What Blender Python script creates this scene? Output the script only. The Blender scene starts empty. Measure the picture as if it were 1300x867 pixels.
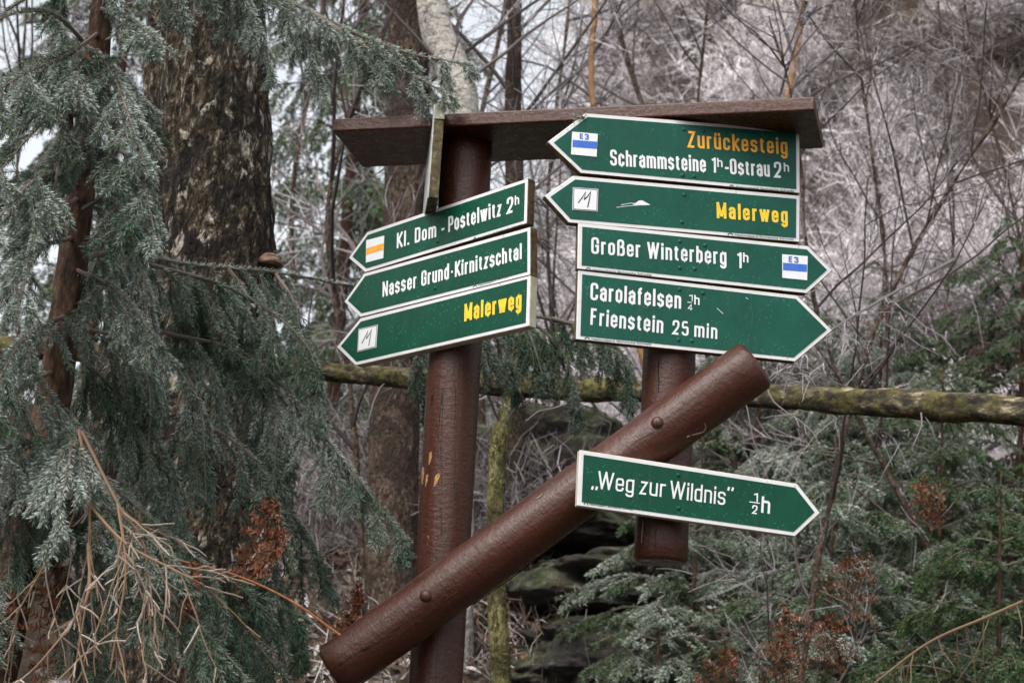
import bpy, bmesh, math, random
import numpy as np
from mathutils import Vector, Matrix, noise

# ------------------------------------------------------------------ camera
FPX = 2531.0
PITCH, ROLL = math.radians(15), math.radians(3.2)
CAM = np.array([0.0, 0.0, 1.6])
FW = np.array([0.0, math.cos(PITCH), math.sin(PITCH)])
_r0 = np.array([1.0, 0, 0]); _u0 = np.cross(_r0, FW)
RT = math.cos(ROLL) * _r0 + math.sin(ROLL) * _u0
UP = -math.sin(ROLL) * _r0 + math.cos(ROLL) * _u0
sc = bpy.context.scene
COL = sc.collection
cam = bpy.data.cameras.new('camera'); camo = bpy.data.objects.new('camera', cam); COL.objects.link(camo)
camo.matrix_world = Matrix(((RT[0], UP[0], -FW[0], CAM[0]), (RT[1], UP[1], -FW[1], CAM[1]), (RT[2], UP[2], -FW[2], CAM[2]), (0, 0, 0, 1)))
cam.sensor_width = 36; cam.lens = FPX * 36 / 1300
cam.clip_start = 0.1; cam.clip_end = 2000
cam.dof.use_dof = True; cam.dof.focus_distance = 4.85; cam.dof.aperture_fstop = 7.6
sc.camera = camo

# ------------------------------------------------------------------ light
SUN_EL, SUN_AZ = math.radians(52), math.radians(215)
w = bpy.data.worlds.new('World'); sc.world = w; w.use_nodes = True
nt = w.node_tree; bg = nt.nodes['Background']
sky = nt.nodes.new('ShaderNodeTexSky'); sky.sky_type = 'NISHITA'; sky.sun_disc = False
sky.sun_elevation = SUN_EL; sky.sun_rotation = SUN_AZ; sky.dust_density = 4.0; sky.air_density = 1.2; sky.ozone_density = 1.0
hs = nt.nodes.new('ShaderNodeHueSaturation'); hs.inputs['Saturation'].default_value = 0.22
nt.links.new(sky.outputs[0], hs.inputs['Color']); nt.links.new(hs.outputs[0], bg.inputs['Color'])
bg.inputs['Strength'].default_value = 0.15
sun = bpy.data.lights.new('sun', 'SUN'); suno = bpy.data.objects.new('sun', sun); COL.objects.link(suno)
sun.energy = 1.4; sun.angle = math.radians(40); sun.color = (1.0, 0.96, 0.9)
sd = Vector((math.sin(SUN_AZ) * math.cos(SUN_EL), math.cos(SUN_AZ) * math.cos(SUN_EL), math.sin(SUN_EL)))
suno.rotation_euler = sd.to_track_quat('Z', 'Y').to_euler()
sc.view_settings.view_transform = 'Standard'; sc.view_settings.look = 'None'
sc.view_settings.exposure = 0.98; sc.view_settings.gamma = 1.0
sc.render.engine = 'CYCLES'
sc.cycles.use_denoising = True
sc.cycles.max_bounces = 6

# ------------------------------------------------------------------ small maths
def ray(u, v): return FW + (u - 650) / FPX * RT - (v - 433.5) / FPX * UP
def at(u, v, Y):
    q = ray(u, v); return CAM + q * ((Y - CAM[1]) / q[1])
def on_plane(u, v, P, n):
    q = ray(u, v); return CAM + q * (np.dot(P - CAM, n) / np.dot(q, n))
def proj(P):
    d = np.asarray(P) - CAM; z = d @ FW
    return 650 + FPX * (d @ RT) / z, 433.5 - FPX * (d @ UP) / z
def nrm(a): return a / np.maximum(np.linalg.norm(a, axis=-1, keepdims=True), 1e-9)
def sstep(a, b, x):
    t = np.clip((x - a) / (b - a), 0, 1); return t * t * (3 - 2 * t)
def spline(pts, n):
    P = np.array(pts, float); P = np.vstack([2 * P[0] - P[1], P, 2 * P[-1] - P[-2]])
    out = []; m = len(P) - 3
    for x in np.linspace(0, m - 1e-6, n):
        i = int(x); t = x - i; a, b, c, d = P[i:i + 4]
        out.append(.5 * (2 * b + (c - a) * t + (2 * a - 5 * b + 4 * c - d) * t * t + (3 * b - a - 3 * c + d) * t ** 3))
    return np.array(out)

# ------------------------------------------------------------------ mesh builder
class MB:
    def __init__(s): s.V = []; s.F = []; s.C = []; s.M = []; s.n = 0
    def add(s, V, F, c=(0, 0, 0), m=0):
        V = np.asarray(V, float).reshape(-1, 3); F = np.asarray(F, int)
        if len(V) == 0 or F.size == 0: return s
        c = np.asarray(c, float)
        if c.ndim == 1: c = np.tile(c, (len(V), 1))
        s.V.append(V); s.C.append(c); s.F.append(F + s.n); s.M.append(np.full(len(F), m)); s.n += len(V); return s
    def poly(s, V, faces, m=0):
        for k in sorted({len(f) for f in faces}):
            pass
        V = np.asarray(V, float); first = True; base = s.n
        s.V.append(V); s.C.append(np.zeros((len(V), 3))); s.n += len(V)
        for f in faces: s.F.append(np.array([f]) + base); s.M.append(np.array([m]))
        return s
    def build(s, name, mats, parent=None, smooth=False):
        org = np.array(parent['_org']) if parent is not None and '_org' in parent else np.zeros(3)
        me = bpy.data.meshes.new(name)
        V = np.vstack(s.V) - org; C = np.vstack(s.C)
        tot = np.concatenate([np.full(len(f), f.shape[1]) for f in s.F]); loops = np.concatenate([f.ravel() for f in s.F])
        me.vertices.add(len(V)); me.vertices.foreach_set('co', V.astype(np.float32).ravel())
        me.loops.add(len(loops)); me.loops.foreach_set('vertex_index', loops.astype(np.int32))
        me.polygons.add(len(tot)); st = np.concatenate([[0], np.cumsum(tot)[:-1]])
        me.polygons.foreach_set('loop_start', st.astype(np.int32)); me.polygons.foreach_set('loop_total', tot.astype(np.int32))
        me.polygons.foreach_set('material_index', np.concatenate(s.M).astype(np.int32))
        me.polygons.foreach_set('use_smooth', np.full(len(tot), smooth))
        a = me.attributes.new('tint', 'FLOAT_COLOR', 'POINT')
        a.data.foreach_set('color', np.hstack([C, np.ones((len(C), 1))]).astype(np.float32).ravel())
        for m in (mats if isinstance(mats, (list, tuple)) else [mats]): me.materials.append(m)
        me.update(); me.validate()
        o = bpy.data.objects.new(name, me); COL.objects.link(o)
        if parent is not None:
            o.parent = parent; o['_org'] = [0.0, 0.0, 0.0] if '_org' not in parent else list(parent['_org'])
        return o

def tag(o, label=None, cat=None, group=None, kind=None):
    if label: o['label'] = label
    if cat: o['category'] = cat
    if group: o['group'] = group
    if kind: o['kind'] = kind
    return o
def thing(name, label, cat, loc, group=None):
    o = bpy.data.objects.new(name, None); COL.objects.link(o); o.empty_display_size = .1
    o.location = [float(x) for x in loc]; o['_org'] = [float(x) for x in loc]
    return tag(o, label, cat, group)

def tubes(P, R, sides, mb, c0=(0, 0, 0), m=0, cap=False):
    """batch of tubes: P (N,K,3), R (N,K)"""
    P = np.asarray(P, float); R = np.asarray(R, float)
    if P.ndim == 2: P = P[None]; R = R[None]
    N, K, _ = P.shape
    if N == 0: return
    T = np.empty_like(P); T[:, 1:-1] = P[:, 2:] - P[:, :-2]; T[:, 0] = P[:, 1] - P[:, 0]; T[:, -1] = P[:, -1] - P[:, -2]; T = nrm(T)
    ax = T.mean(1, keepdims=True); ref = np.where(np.abs(ax[..., 2:3]) > .8, np.array([1.0, .2, 0]), np.array([.1, .2, 1.0]))
    A = nrm(np.cross(T, ref)); B = np.cross(T, A)
    ph = np.arange(sides) * 2 * np.pi / sides
    ring = P[:, :, None] + R[:, :, None, None] * (np.cos(ph)[:, None] * A[:, :, None] + np.sin(ph)[:, None] * B[:, :, None])
    idx = np.arange(N * K * sides).reshape(N, K, sides)
    a = idx[:, :-1]; b = idx[:, 1:]; a2 = np.roll(a, -1, 2); b2 = np.roll(b, -1, 2)
    Fq = np.stack([a, a2, b2, b], -1).reshape(-1, 4)
    c = np.asarray(c0, float)
    if c.ndim > 1: c = np.repeat(c, K * sides, axis=0)
    base = mb.n
    mb.add(ring.reshape(-1, 3), Fq, c, m)
    if cap:
        for j in range(N):
            mb.F.append(np.array([idx[j, 0][::-1]]) + base); mb.M.append(np.array([m]))
            mb.F.append(np.array([idx[j, -1]]) + base); mb.M.append(np.array([m]))

def tube_n(path, rad, sides, mb, disp=None, cap=False):
    """one fine tube with radial displacement function disp(angle array, arclength) -> offset"""
    P = np.asarray(path, float); K = len(P)
    T = np.gradient(P, axis=0); T = nrm(T)
    A = nrm(np.cross(T, np.array([.3, 1.0, .1]))); B = np.cross(T, A)
    ph = np.arange(sides) * 2 * np.pi / sides
    R = np.repeat(np.asarray(rad, float)[:, None], sides, 1)
    if disp is not None: R = R + disp(P, ph, A, B, R)
    ring = P[:, None] + R[..., None] * (np.cos(ph)[None, :, None] * A[:, None] + np.sin(ph)[None, :, None] * B[:, None])
    idx = np.arange(K * sides).reshape(K, sides); a = idx[:-1]; b = idx[1:]
    base = mb.n
    mb.add(ring.reshape(-1, 3), np.stack([a, np.roll(a, -1, 1), np.roll(b, -1, 1), b], -1).reshape(-1, 4))
    if cap:
        mb.F.append(np.array([idx[0][::-1]]) + base); mb.M.append(np.array([0])); mb.F.append(np.array([idx[-1]]) + base); mb.M.append(np.array([0]))

def grow(S, D, L, K, wander, grav, rng):
    P = [S]; d = nrm(D); p = S
    for k in range(K - 1):
        d = nrm(d + rng.normal(0, wander, d.shape) + np.array([0, 0, grav])); p = p + d * (L / (K - 1))[:, None]; P.append(p)
    return np.stack(P, 1)
def kids(P, L, r, m, t0, ang, rng, t1=1.0):
    N, K, _ = P.shape
    par = np.repeat(np.arange(N), m); t = rng.uniform(t0, t1, len(par)); x = t * (K - 1) * .999; i = x.astype(int); fr = (x - i)[:, None]
    S = P[par, i] * (1 - fr) + P[par, i + 1] * fr; T = nrm(P[par, i + 1] - P[par, i])
    q = nrm(np.cross(T, nrm(rng.normal(0, 1, T.shape)))); a = rng.normal(ang, .2, len(par))[:, None]
    return par, t, S, T * np.cos(a) + q * np.sin(a)

# ------------------------------------------------------------------ materials
def newmat(name):
    m = bpy.data.materials.new(name); m.use_nodes = True
    return m, m.node_tree, m.node_tree.nodes['Principled BSDF']
def nd(nt, t, **kw):
    n = nt.nodes.new(t)
    for k, v in kw.items(): setattr(n, k, v)
    return n
def coords(nt, stretch=(1, 1, 1)):
    tc = nd(nt, 'ShaderNodeTexCoord'); mp = nd(nt, 'ShaderNodeMapping'); mp.inputs['Scale'].default_value = stretch
    nt.links.new(tc.outputs['Object'], mp.inputs['Vector']); return mp.outputs[0]
def noise_tex(nt, vec, scale, detail=4, rough=.6, dist=0):
    n = nd(nt, 'ShaderNodeTexNoise'); n.inputs['Scale'].default_value = scale; n.inputs['Detail'].default_value = detail
    n.inputs['Roughness'].default_value = rough; n.inputs['Distortion'].default_value = dist
    nt.links.new(vec, n.inputs['Vector']); return n.outputs['Fac']
def ramp(nt, fac, stops):
    r = nd(nt, 'ShaderNodeValToRGB'); el = r.color_ramp.elements
    while len(el) < len(stops): el.new(.5)
    for e, (p, c) in zip(el, stops): e.position = p; e.color = (*c, 1) if len(c) == 3 else c
    nt.links.new(fac, r.inputs[0]); return r.outputs['Color']
def mix(nt, fac, a, b):
    m = nd(nt, 'ShaderNodeMix', data_type='RGBA')
    for s, x in ((0, fac), (6, a), (7, b)):
        if isinstance(x, (int, float)): m.inputs[s].default_value = x
        elif isinstance(x, tuple): m.inputs[s].default_value = (*x, 1)
        else: nt.links.new(x, m.inputs[s])
    return m.outputs[2]
def mathn(nt, op, a, b=None):
    m = nd(nt, 'ShaderNodeMath', operation=op); m.use_clamp = True
    for s, x in ((0, a), (1, b)):
        if x is None: continue
        if isinstance(x, (int, float)): m.inputs[s].default_value = x
        else: nt.links.new(x, m.inputs[s])
    return m.outputs[0]
def bump(nt, h, strength, dist, bs):
    b = nd(nt, 'ShaderNodeBump'); b.inputs['Strength'].default_value = strength; b.inputs['Distance'].default_value = dist
    nt.links.new(h, b.inputs['Height']); nt.links.new(b.outputs[0], bs.inputs['Normal'])
BW = lambda v: (v, v, v)
def noise_mat(name, stops, scale, rough=.7, stretch=(1, 1, 1), bstr=.3, bdist=.005, bscale=None, detail=5, spec=.3, dist=0):
    m, nt, bs = newmat(name); v = coords(nt, stretch)
    f = noise_tex(nt, v, scale, detail, .6, dist); nt.links.new(ramp(nt, f, stops), bs.inputs['Base Color'])
    bs.inputs['Roughness'].default_value = rough; bs.inputs['Specular IOR Level'].default_value = spec
    if bstr: bump(nt, noise_tex(nt, v, bscale or scale * 3, 6, .65), bstr, bdist, bs)
    return m
def tint_mat(name, lo, hi, frost, dead=(.10, .04, .02), rough=.6, spec=.25):
    """tint attribute: R = rime amount, G = shade variation, B = dead"""
    m, nt, bs = newmat(name)
    at_ = nd(nt, 'ShaderNodeAttribute', attribute_name='tint'); sp = nd(nt, 'ShaderNodeSeparateColor'); nt.links.new(at_.outputs['Color'], sp.inputs[0])
    c = mix(nt, sp.outputs[1], lo, hi); c = mix(nt, sp.outputs[2], c, dead); c = mix(nt, sp.outputs[0], c, frost)
    nt.links.new(c, bs.inputs['Base Color']); bs.inputs['Roughness'].default_value = rough; bs.inputs['Specular IOR Level'].default_value = spec
    return m

def painted_wood(name, axis):
    """brown paint over a pole; grain, fine splits and chips run along the given axis"""
    m, nt, bs = newmat(name); v2 = coords(nt)
    def along(k):
        d = nd(nt, 'ShaderNodeVectorMath', operation='DOT_PRODUCT'); nt.links.new(v2, d.inputs[0]); d.inputs[1].default_value = axis
        sc1 = nd(nt, 'ShaderNodeVectorMath', operation='SCALE'); sc1.inputs[0].default_value = axis; mm = nd(nt, 'ShaderNodeMath', operation='MULTIPLY'); nt.links.new(d.outputs['Value'], mm.inputs[0]); mm.inputs[1].default_value = 1 - k
        nt.links.new(mm.outputs[0], sc1.inputs['Scale']); sb = nd(nt, 'ShaderNodeVectorMath', operation='SUBTRACT'); nt.links.new(v2, sb.inputs[0]); nt.links.new(sc1.outputs[0], sb.inputs[1]); return sb.outputs[0]
    v = along(.07); vc = along(.035)
    g = noise_tex(nt, v, 60, 6, .65)
    c = ramp(nt, g, [(.3, (.040, .0118, .0062)), (.55, (.050, .0150, .0078)), (.8, (.060, .019, .010))])
    wear = ramp(nt, noise_tex(nt, along(.4), 7, 5, .7), [(.45, BW(0)), (.7, BW(.35))]); c = mix(nt, wear, c, (.066, .024, .014))
    chip = mathn(nt, 'MULTIPLY', ramp(nt, noise_tex(nt, along(.35), 42, 4, .55, .4), [(.715, BW(0)), (.725, BW(1))]), ramp(nt, noise_tex(nt, v2, 5, 2), [(.5, BW(0)), (.55, BW(1))]))
    c = mix(nt, chip, c, (.30, .15, .06))
    speck = ramp(nt, noise_tex(nt, v2, 230, 2, .5), [(.76, BW(0)), (.79, BW(1))]); c = mix(nt, mathn(nt, 'MULTIPLY', speck, .7), c, (.24, .19, .17))
    n2 = noise_tex(nt, vc, 17, 3, .5); ab = mathn(nt, 'LESS_THAN', mathn(nt, 'ABSOLUTE', nd_sub(nt, n2, .5)), .0055)
    crack = mathn(nt, 'MULTIPLY', ab, ramp(nt, noise_tex(nt, along(.25), 5, 2), [(.50, BW(0)), (.56, BW(1))])); c = mix(nt, crack, c, (.008, .004, .003))
    nt.links.new(c, bs.inputs['Base Color'])
    nt.links.new(ramp(nt, noise_tex(nt, v2, 25, 4), [(.3, BW(.2)), (.7, BW(.4))]), bs.inputs['Roughness']); bs.inputs['Specular IOR Level'].default_value = .36
    h = mathn(nt, 'SUBTRACT', mathn(nt, 'ADD', mathn(nt, 'ADD', mathn(nt, 'MULTIPLY', g, .25), mathn(nt, 'MULTIPLY', noise_tex(nt, along(3.0), 38, 5, .7), .35)), mathn(nt, 'MULTIPLY', noise_tex(nt, v2, 75, 5, .7), .4)), mathn(nt, 'MULTIPLY', crack, .5))
    bump(nt, h, .85, .006, bs); return m
def nd_sub(nt, a, b):
    m = nd(nt, 'ShaderNodeMath', operation='SUBTRACT'); nt.links.new(a, m.inputs[0]); m.inputs[1].default_value = b; return m.outputs[0]
def sign_green(name, base, spots):
    m, nt, bs = newmat(name); v = coords(nt)
    c = ramp(nt, noise_tex(nt, v, 9, 5, .65, .5), [(.3, tuple(x * .8 for x in base)), (.7, tuple(x * 1.15 for x in base))])
    vo = nd(nt, 'ShaderNodeTexVoronoi'); vo.inputs['Scale'].default_value = 95; nt.links.new(v, vo.inputs['Vector'])
    sz = mathn(nt, 'SUBTRACT', mathn(nt, 'MULTIPLY', noise_tex(nt, v, 13, 2), .62), .17)
    dots = mathn(nt, 'LESS_THAN', vo.outputs['Distance'], sz)
    c = mix(nt, mathn(nt, 'MULTIPLY', dots, .55), c, spots)
    dk = ramp(nt, noise_tex(nt, v, 120, 2, .5), [(.76, BW(0)), (.79, BW(1))]); c = mix(nt, mathn(nt, 'MULTIPLY', dk, .7), c, (.006, .012, .01))
    stk = ramp(nt, noise_tex(nt, coords(nt, (1, 1, .12)), 60, 4, .6), [(.58, BW(0)), (.75, BW(.35))]); c = mix(nt, stk, c, (.035, .075, .05))
    nt.links.new(c, bs.inputs['Base Color'])
    nt.links.new(ramp(nt, noise_tex(nt, v, 14, 5, .6), [(.3, BW(.38)), (.7, BW(.55))]), bs.inputs['Roughness'])
    bs.inputs['Specular IOR Level'].default_value = .2
    bump(nt, noise_tex(nt, v, 30, 3), .08, .002, bs); return m
def dirty_white(name, base, grime, amount):
    m, nt, bs = newmat(name); v = coords(nt)
    c = ramp(nt, noise_tex(nt, v, 16, 6, .7), [(.3, tuple(x * .86 for x in base)), (.65, base)])
    f = ramp(nt, noise_tex(nt, v, 34, 7, .72), [(amount, BW(0)), (amount + .1, BW(1))])
    c = mix(nt, mathn(nt, 'MULTIPLY', f, .75), c, grime)
    nt.links.new(c, bs.inputs['Base Color']); bs.inputs['Roughness'].default_value = .45; return m
MT = {}
MT['post'] = painted_wood('brown_painted_post', (0, 0, 1))
MT['brace'] = painted_wood('brown_painted_brace', tuple(nrm(at(954, 466, 4.70) - at(432, 846, 4.87))))
MT['roof'] = painted_wood('brown_painted_plank', tuple(nrm(np.array([.96, -.265, 0]))))
MT['green_pale'] = sign_green('sign_green_sky_paled', (.0055, .066, .044), (.04, .16, .12))  # sky reflection on the right signs painted in as a paler base green
MT['green_deep'] = sign_green('sign_green_deep', (.0012, .050, .027), (.015, .19, .12))
MT['white'] = dirty_white('sign_white', (.60, .595, .60), (.20, .175, .06), .615)
MT['letter'] = dirty_white('letter_white', (.66, .665, .68), (.30, .24, .10), .70)
MT['yellow'] = noise_mat('letter_yellow', [(.3, (.62, .40, .02)), (.7, (.78, .53, .03))], 30, .45, bstr=0)
MT['orange'] = noise_mat('letter_orange', [(.3, (.62, .27, .02)), (.7, (.78, .36, .03))], 30, .45, bstr=0)
MT['blue'] = noise_mat('marker_blue', [(.3, (.03, .10, .40)), (.7, (.05, .15, .52))], 30, .5, bstr=0)
MT['ink'] = noise_mat('marker_ink', [(.3, (.012, .012, .014)), (.7, (.03, .03, .035))], 30, .5, bstr=0)
MT['darkgreen'] = noise_mat('small_print_green', [(.3, (.02, .07, .07)), (.7, (.04, .11, .10))], 30, .5, bstr=0)
MT['board_edge'] = noise_mat('board_edge_wood', [(.3, (.035, .02, .012)), (.5, (.10, .065, .035)), (.68, (.13, .12, .045)), (.8, (.22, .2, .12))], 60, .8, bstr=.4)
MT['board_edge_light'] = noise_mat('board_edge_painted', [(.3, (.40, .36, .22)), (.6, (.50, .48, .40)), (.8, (.28, .25, .08))], 40, .6, bstr=.2)
MT['lichen_plank'] = noise_mat('lichen_plank', [(.3, (.02, .016, .01)), (.5, (.075, .058, .03)), (.62, (.12, .11, .05)), (.75, (.30, .31, .24))], 55, .9, bstr=.6)
MT['lichen'] = noise_mat('lichen', [(.3, (.12, .13, .08)), (.7, (.36, .38, .30))], 90, .95, bstr=.6)
MT['metal'] = noise_mat('grey_edge', [(.3, (.30, .30, .29)), (.7, (.5, .5, .48))], 40, .5, bstr=.1)
MT['needle'] = tint_mat('spruce_needles', (.004, .026, .009), (.025, .088, .032), (.78, .84, .79))
MT['needle_far'] = tint_mat('spruce_needles_far', (.006, .026, .005), (.042, .10, .020), (.66, .71, .66))
MT['spruce_bark'] = noise_mat('spruce_bark', [(.3, (.012, .007, .005)), (.5, (.058, .030, .017)), (.7, (.14, .078, .045))], 70, .85, (1, 1, .35), .9, .012)
MT['spruce_twig'] = tint_mat('spruce_twig', (.055, .028, .015), (.13, .06, .025), (.45, .46, .46))
MT['twig'] = tint_mat('bare_twig', (.022, .015, .012), (.065, .046, .040), (.52, .48, .51))
MT['dry_twig'] = tint_mat('dry_twig', (.065, .034, .016), (.18, .102, .048), (.48, .44, .40))
MT['fern'] = tint_mat('dead_fern', (.06, .021, .010), (.17, .062, .025), (.45, .42, .40))
MT['litter'] = tint_mat('leaf_litter', (.035, .018, .010), (.13, .065, .032), (.52, .50, .49))
MT['brush'] = tint_mat('rimed_brush', (.014, .008, .006), (.065, .040, .030), (.86, .80, .825))
def bark(name, dark, mid, pale, thr, scale=7, zs=.45, band=False):
    m, nt, bs = newmat(name); v = coords(nt, (1, 1, zs)); v2 = coords(nt)
    vo = nd(nt, 'ShaderNodeTexVoronoi', feature='DISTANCE_TO_EDGE'); vo.inputs['Scale'].default_value = scale * 5
    wp = nd(nt, 'ShaderNodeTexNoise'); wp.inputs['Scale'].default_value = 22; wp.inputs['Detail'].default_value = 4; nt.links.new(v, wp.inputs['Vector'])
    mx = nd(nt, 'ShaderNodeVectorMath', operation='SCALE'); mx.inputs['Scale'].default_value = .09; nt.links.new(wp.outputs['Color'], mx.inputs[0])
    ad = nd(nt, 'ShaderNodeVectorMath', operation='ADD'); nt.links.new(v, ad.inputs[0]); nt.links.new(mx.outputs[0], ad.inputs[1]); nt.links.new(ad.outputs[0], vo.inputs['Vector'])
    fine = noise_tex(nt, v, 55, 7, .7, .6)
    c = ramp(nt, fine, [(.42, dark), (.49, mid), (.56, tuple(x * 1.9 for x in mid)), (.64, tuple(x * .75 for x in pale))])
    fis = mathn(nt, 'MULTIPLY', ramp(nt, vo.outputs['Distance'], [(.0, BW(1)), (.10, BW(0))]), ramp(nt, noise_tex(nt, v, 9, 4), [(.4, BW(.15)), (.6, BW(.8))])); c = mix(nt, fis, c, dark)
    blk = ramp(nt, noise_tex(nt, v2, 5.5, 5, .65, .4), [(.47, BW(0)), (.58, BW(.85))]); c = mix(nt, blk, c, dark)
    big = ramp(nt, noise_tex(nt, v, scale * 3.0, 6, .66, .5), [(thr, BW(0)), (thr + .05, BW(1))])
    patch = ramp(nt, noise_tex(nt, coords(nt, (.6, .6, 3)), 22, 5, .7), [(.34, tuple(x * .35 for x in pale)), (.5, pale)])
    c = mix(nt, big, c, patch)
    nt.links.new(c, bs.inputs['Base Color']); bs.inputs['Roughness'].default_value = .9; bs.inputs['Specular IOR Level'].default_value = .2
    h = mathn(nt, 'ADD', mathn(nt, 'MULTIPLY', ramp(nt, vo.outputs['Distance'], [(0, BW(0)), (.25, BW(1))]), .25), mathn(nt, 'MULTIPLY', fine, .75))
    bump(nt, h, 1.0, .035, bs); return m
MT['birch_old'] = bark('old_birch_bark', (.006, .0045, .0035), (.043, .031, .019), (.36, .32, .265), .58)
MT['birch_pale'] = bark('pale_birch_bark', (.06, .05, .045), (.30, .27, .24), (.50, .47, .43), .40, 4, .6)
MT['trunk_brown'] = bark('brown_trunk_bark', (.035, .024, .018), (.085, .060, .046), (.15, .12, .095), .60)
MT['trunk_moss'] = bark('algae_trunk_bark', (.05, .045, .018), (.15, .135, .055), (.22, .21, .12), .6)
MT['orange_bark'] = noise_mat('orange_sapling_bark', [(.3, (.12, .06, .03)), (.7, (.34, .19, .09))], 20, .7)
MT['rock'] = None
def rock_mat():
    m, nt, bs = newmat('mossy_sandstone'); v = coords(nt)
    c = ramp(nt, noise_tex(nt, v, 3, 8, .7), [(.3, (.016, .013, .011)), (.5, (.05, .042, .035)), (.68, (.16, .14, .115))])
    g = nd(nt, 'ShaderNodeNewGeometry'); sx = nd(nt, 'ShaderNodeSeparateXYZ'); nt.links.new(g.outputs['Normal'], sx.inputs[0])
    f = mathn(nt, 'MULTIPLY', ramp(nt, sx.outputs['Z'], [(.1, BW(0)), (.6, BW(1))]), ramp(nt, noise_tex(nt, v, 4, 6, .65), [(.41, BW(0)), (.52, BW(1))]))
    mc = ramp(nt, noise_tex(nt, v, 13, 7, .7), [(.36, (.012, .016, .004)), (.52, (.07, .088, .018)), (.64, (.22, .22, .16))])
    c = mix(nt, f, c, mc); nt.links.new(c, bs.inputs['Base Color']); bs.inputs['Roughness'].default_value = .95
    bump(nt, noise_tex(nt, v, 11, 9, .75), 1.0, .16, bs); return m
MT['rock'] = rock_mat()
def ground_mat():
    m, nt, bs = newmat('forest_floor'); v = coords(nt)
    c = ramp(nt, noise_tex(nt, v, 2.6, 10, .78, .5), [(.34, (.010, .007, .005)), (.46, (.045, .026, .015)), (.56, (.075, .048, .028)), (.66, (.05, .06, .018)), (.74, (.17, .14, .10))])
    fr = ramp(nt, noise_tex(nt, v, 1.7, 9, .75), [(.54, BW(0)), (.62, BW(1))]); c = mix(nt, mathn(nt, 'MULTIPLY', fr, .7), c, (.42, .40, .41))
    nt.links.new(c, bs.inputs['Base Color']); bs.inputs['Roughness'].default_value = .95
    bump(nt, noise_tex(nt, v, 9, 8, .7), 1, .15, bs); return m
MT['ground'] = ground_mat()
def log_mat():
    m, nt, bs = newmat('mossy_birch_log'); v = coords(nt); vs = coords(nt, (.35, 1, 1))
    c = ramp(nt, noise_tex(nt, vs, 30, 6, .7), [(.42, (.008, .006, .004)), (.50, (.034, .026, .014)), (.58, (.13, .105, .055)), (.66, (.40, .35, .25))])
    g = nd(nt, 'ShaderNodeNewGeometry'); sx = nd(nt, 'ShaderNodeSeparateXYZ'); nt.links.new(g.outputs['Normal'], sx.inputs[0])
    moss = ramp(nt, noise_tex(nt, v, 9, 6, .7), [(.47, BW(0)), (.56, BW(1))])
    c = mix(nt, moss, c, ramp(nt, noise_tex(nt, v, 40, 5), [(.35, (.010, .010, .003)), (.65, (.13, .115, .025))]))
    nt.links.new(c, bs.inputs['Base Color']); bs.inputs['Roughness'].default_value = .9; bump(nt, noise_tex(nt, v, 50, 6, .7), .8, .012, bs); return m
MT['log'] = log_mat()

# ------------------------------------------------------------------ ground
def hnoise(x, y, s, o=0.0): return noise.fractal(Vector((x * s + o, y * s - o, o * .7)), 1.0, 2.0, 4)
def ground_z(x, y):
    az = x / max(y, 4.0)
    z = 3.0 * float(sstep(5.9, 10.2, y)) + 2.3 * float(sstep(1.9, 3.6, abs(x))) * float(sstep(4.5, 7.5, y)) * float(1 - sstep(9, 12, y))
    A = np.interp(az, [-.5, -.25, -.09, -.03, .01, .05, .12, .3, .6], [6, 3, 3, 4, 7.0, 12.0, 18.5, 22, 22])
    z += A * float(sstep(9.5, 34, y)) + .015 * max(0, y - 34)
    z += .55 * hnoise(x, y, .35, 3.1) * float(sstep(6, 12, y)) + .07 * hnoise(x, y, 1.3, 9) * float(sstep(2, 8, abs(y) + abs(x)))
    return z
def build_ground():
    ax = np.concatenate([-np.geomspace(1000, 16, 16), np.linspace(-15, 15, 121), np.geomspace(16, 1000, 16)])
    ay = np.concatenate([-np.geomspace(1000, 6, 12), np.linspace(-5, 40, 181), np.geomspace(42, 1000, 16)])
    V = [(x, y, ground_z(x, y)) for y in ay for x in ax]
    nx, ny = len(ax), len(ay); i = np.arange(nx * ny).reshape(ny, nx)
    mb = MB(); mb.add(V, np.stack([i[:-1, :-1], i[:-1, 1:], i[1:, 1:], i[1:, :-1]], -1).reshape(-1, 4))
    tag(mb.build('ground', MT['ground'], smooth=True), 'frosty forest floor rising to a steep slope behind the sign', kind='structure')
build_ground()

# ------------------------------------------------------------------ signpost
RP = .067
P1 = at(575, 500, 4.98); P2 = at(847, 480, 4.80)
def disp_post(seed):
    def f(P, ph, A, B, R):
        out = np.zeros((len(P), len(ph)))
        for i in range(len(P)):
            for j in range(len(ph)):
                out[i, j] = .0022 * noise.noise(Vector((math.cos(ph[j]) * 1.4 + seed, math.sin(ph[j]) * 1.4, i * .25)))
        return out
    return f
def capped_pole(a, b, r, seed, cham=.006):
    a = np.array(a); b = np.array(b); L = np.linalg.norm(b - a); d = (b - a) / L
    s = [0, cham] + list(np.linspace(.05, L - .05, 28)) + [L - cham, L]
    rad = [r - cham] + [r] * (len(s) - 2) + [r - cham]
    mb = MB(); tube_n([a + d * x for x in s], rad, 40, mb, disp_post(seed), cap=True); return mb
def shade_flat_ends(o):
    for p in o.data.polygons: p.use_smooth = len(p.vertices) == 4
def roof_z(): return at_roof[0][2]
_P = at(422, 167, 4.935); _n = np.array([0, 0, 1.0])
at_roof = [on_plane(*q, _P, _n) for q in ((422, 167), (1034, 140), (1045, 189), (460, 213))]
post = thing('signpost', 'brown painted wooden signpost with two posts, plank roof and a diagonal brace', 'signpost', (P1[0], P1[1], ground_z(P1[0], P1[1])))
top1 = at(592, 205, 4.98); bot1 = at(553, 867, 4.98); d1 = (top1 - bot1) / (top1[2] - bot1[2])
zt = at_roof[0][2] + .004
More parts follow.
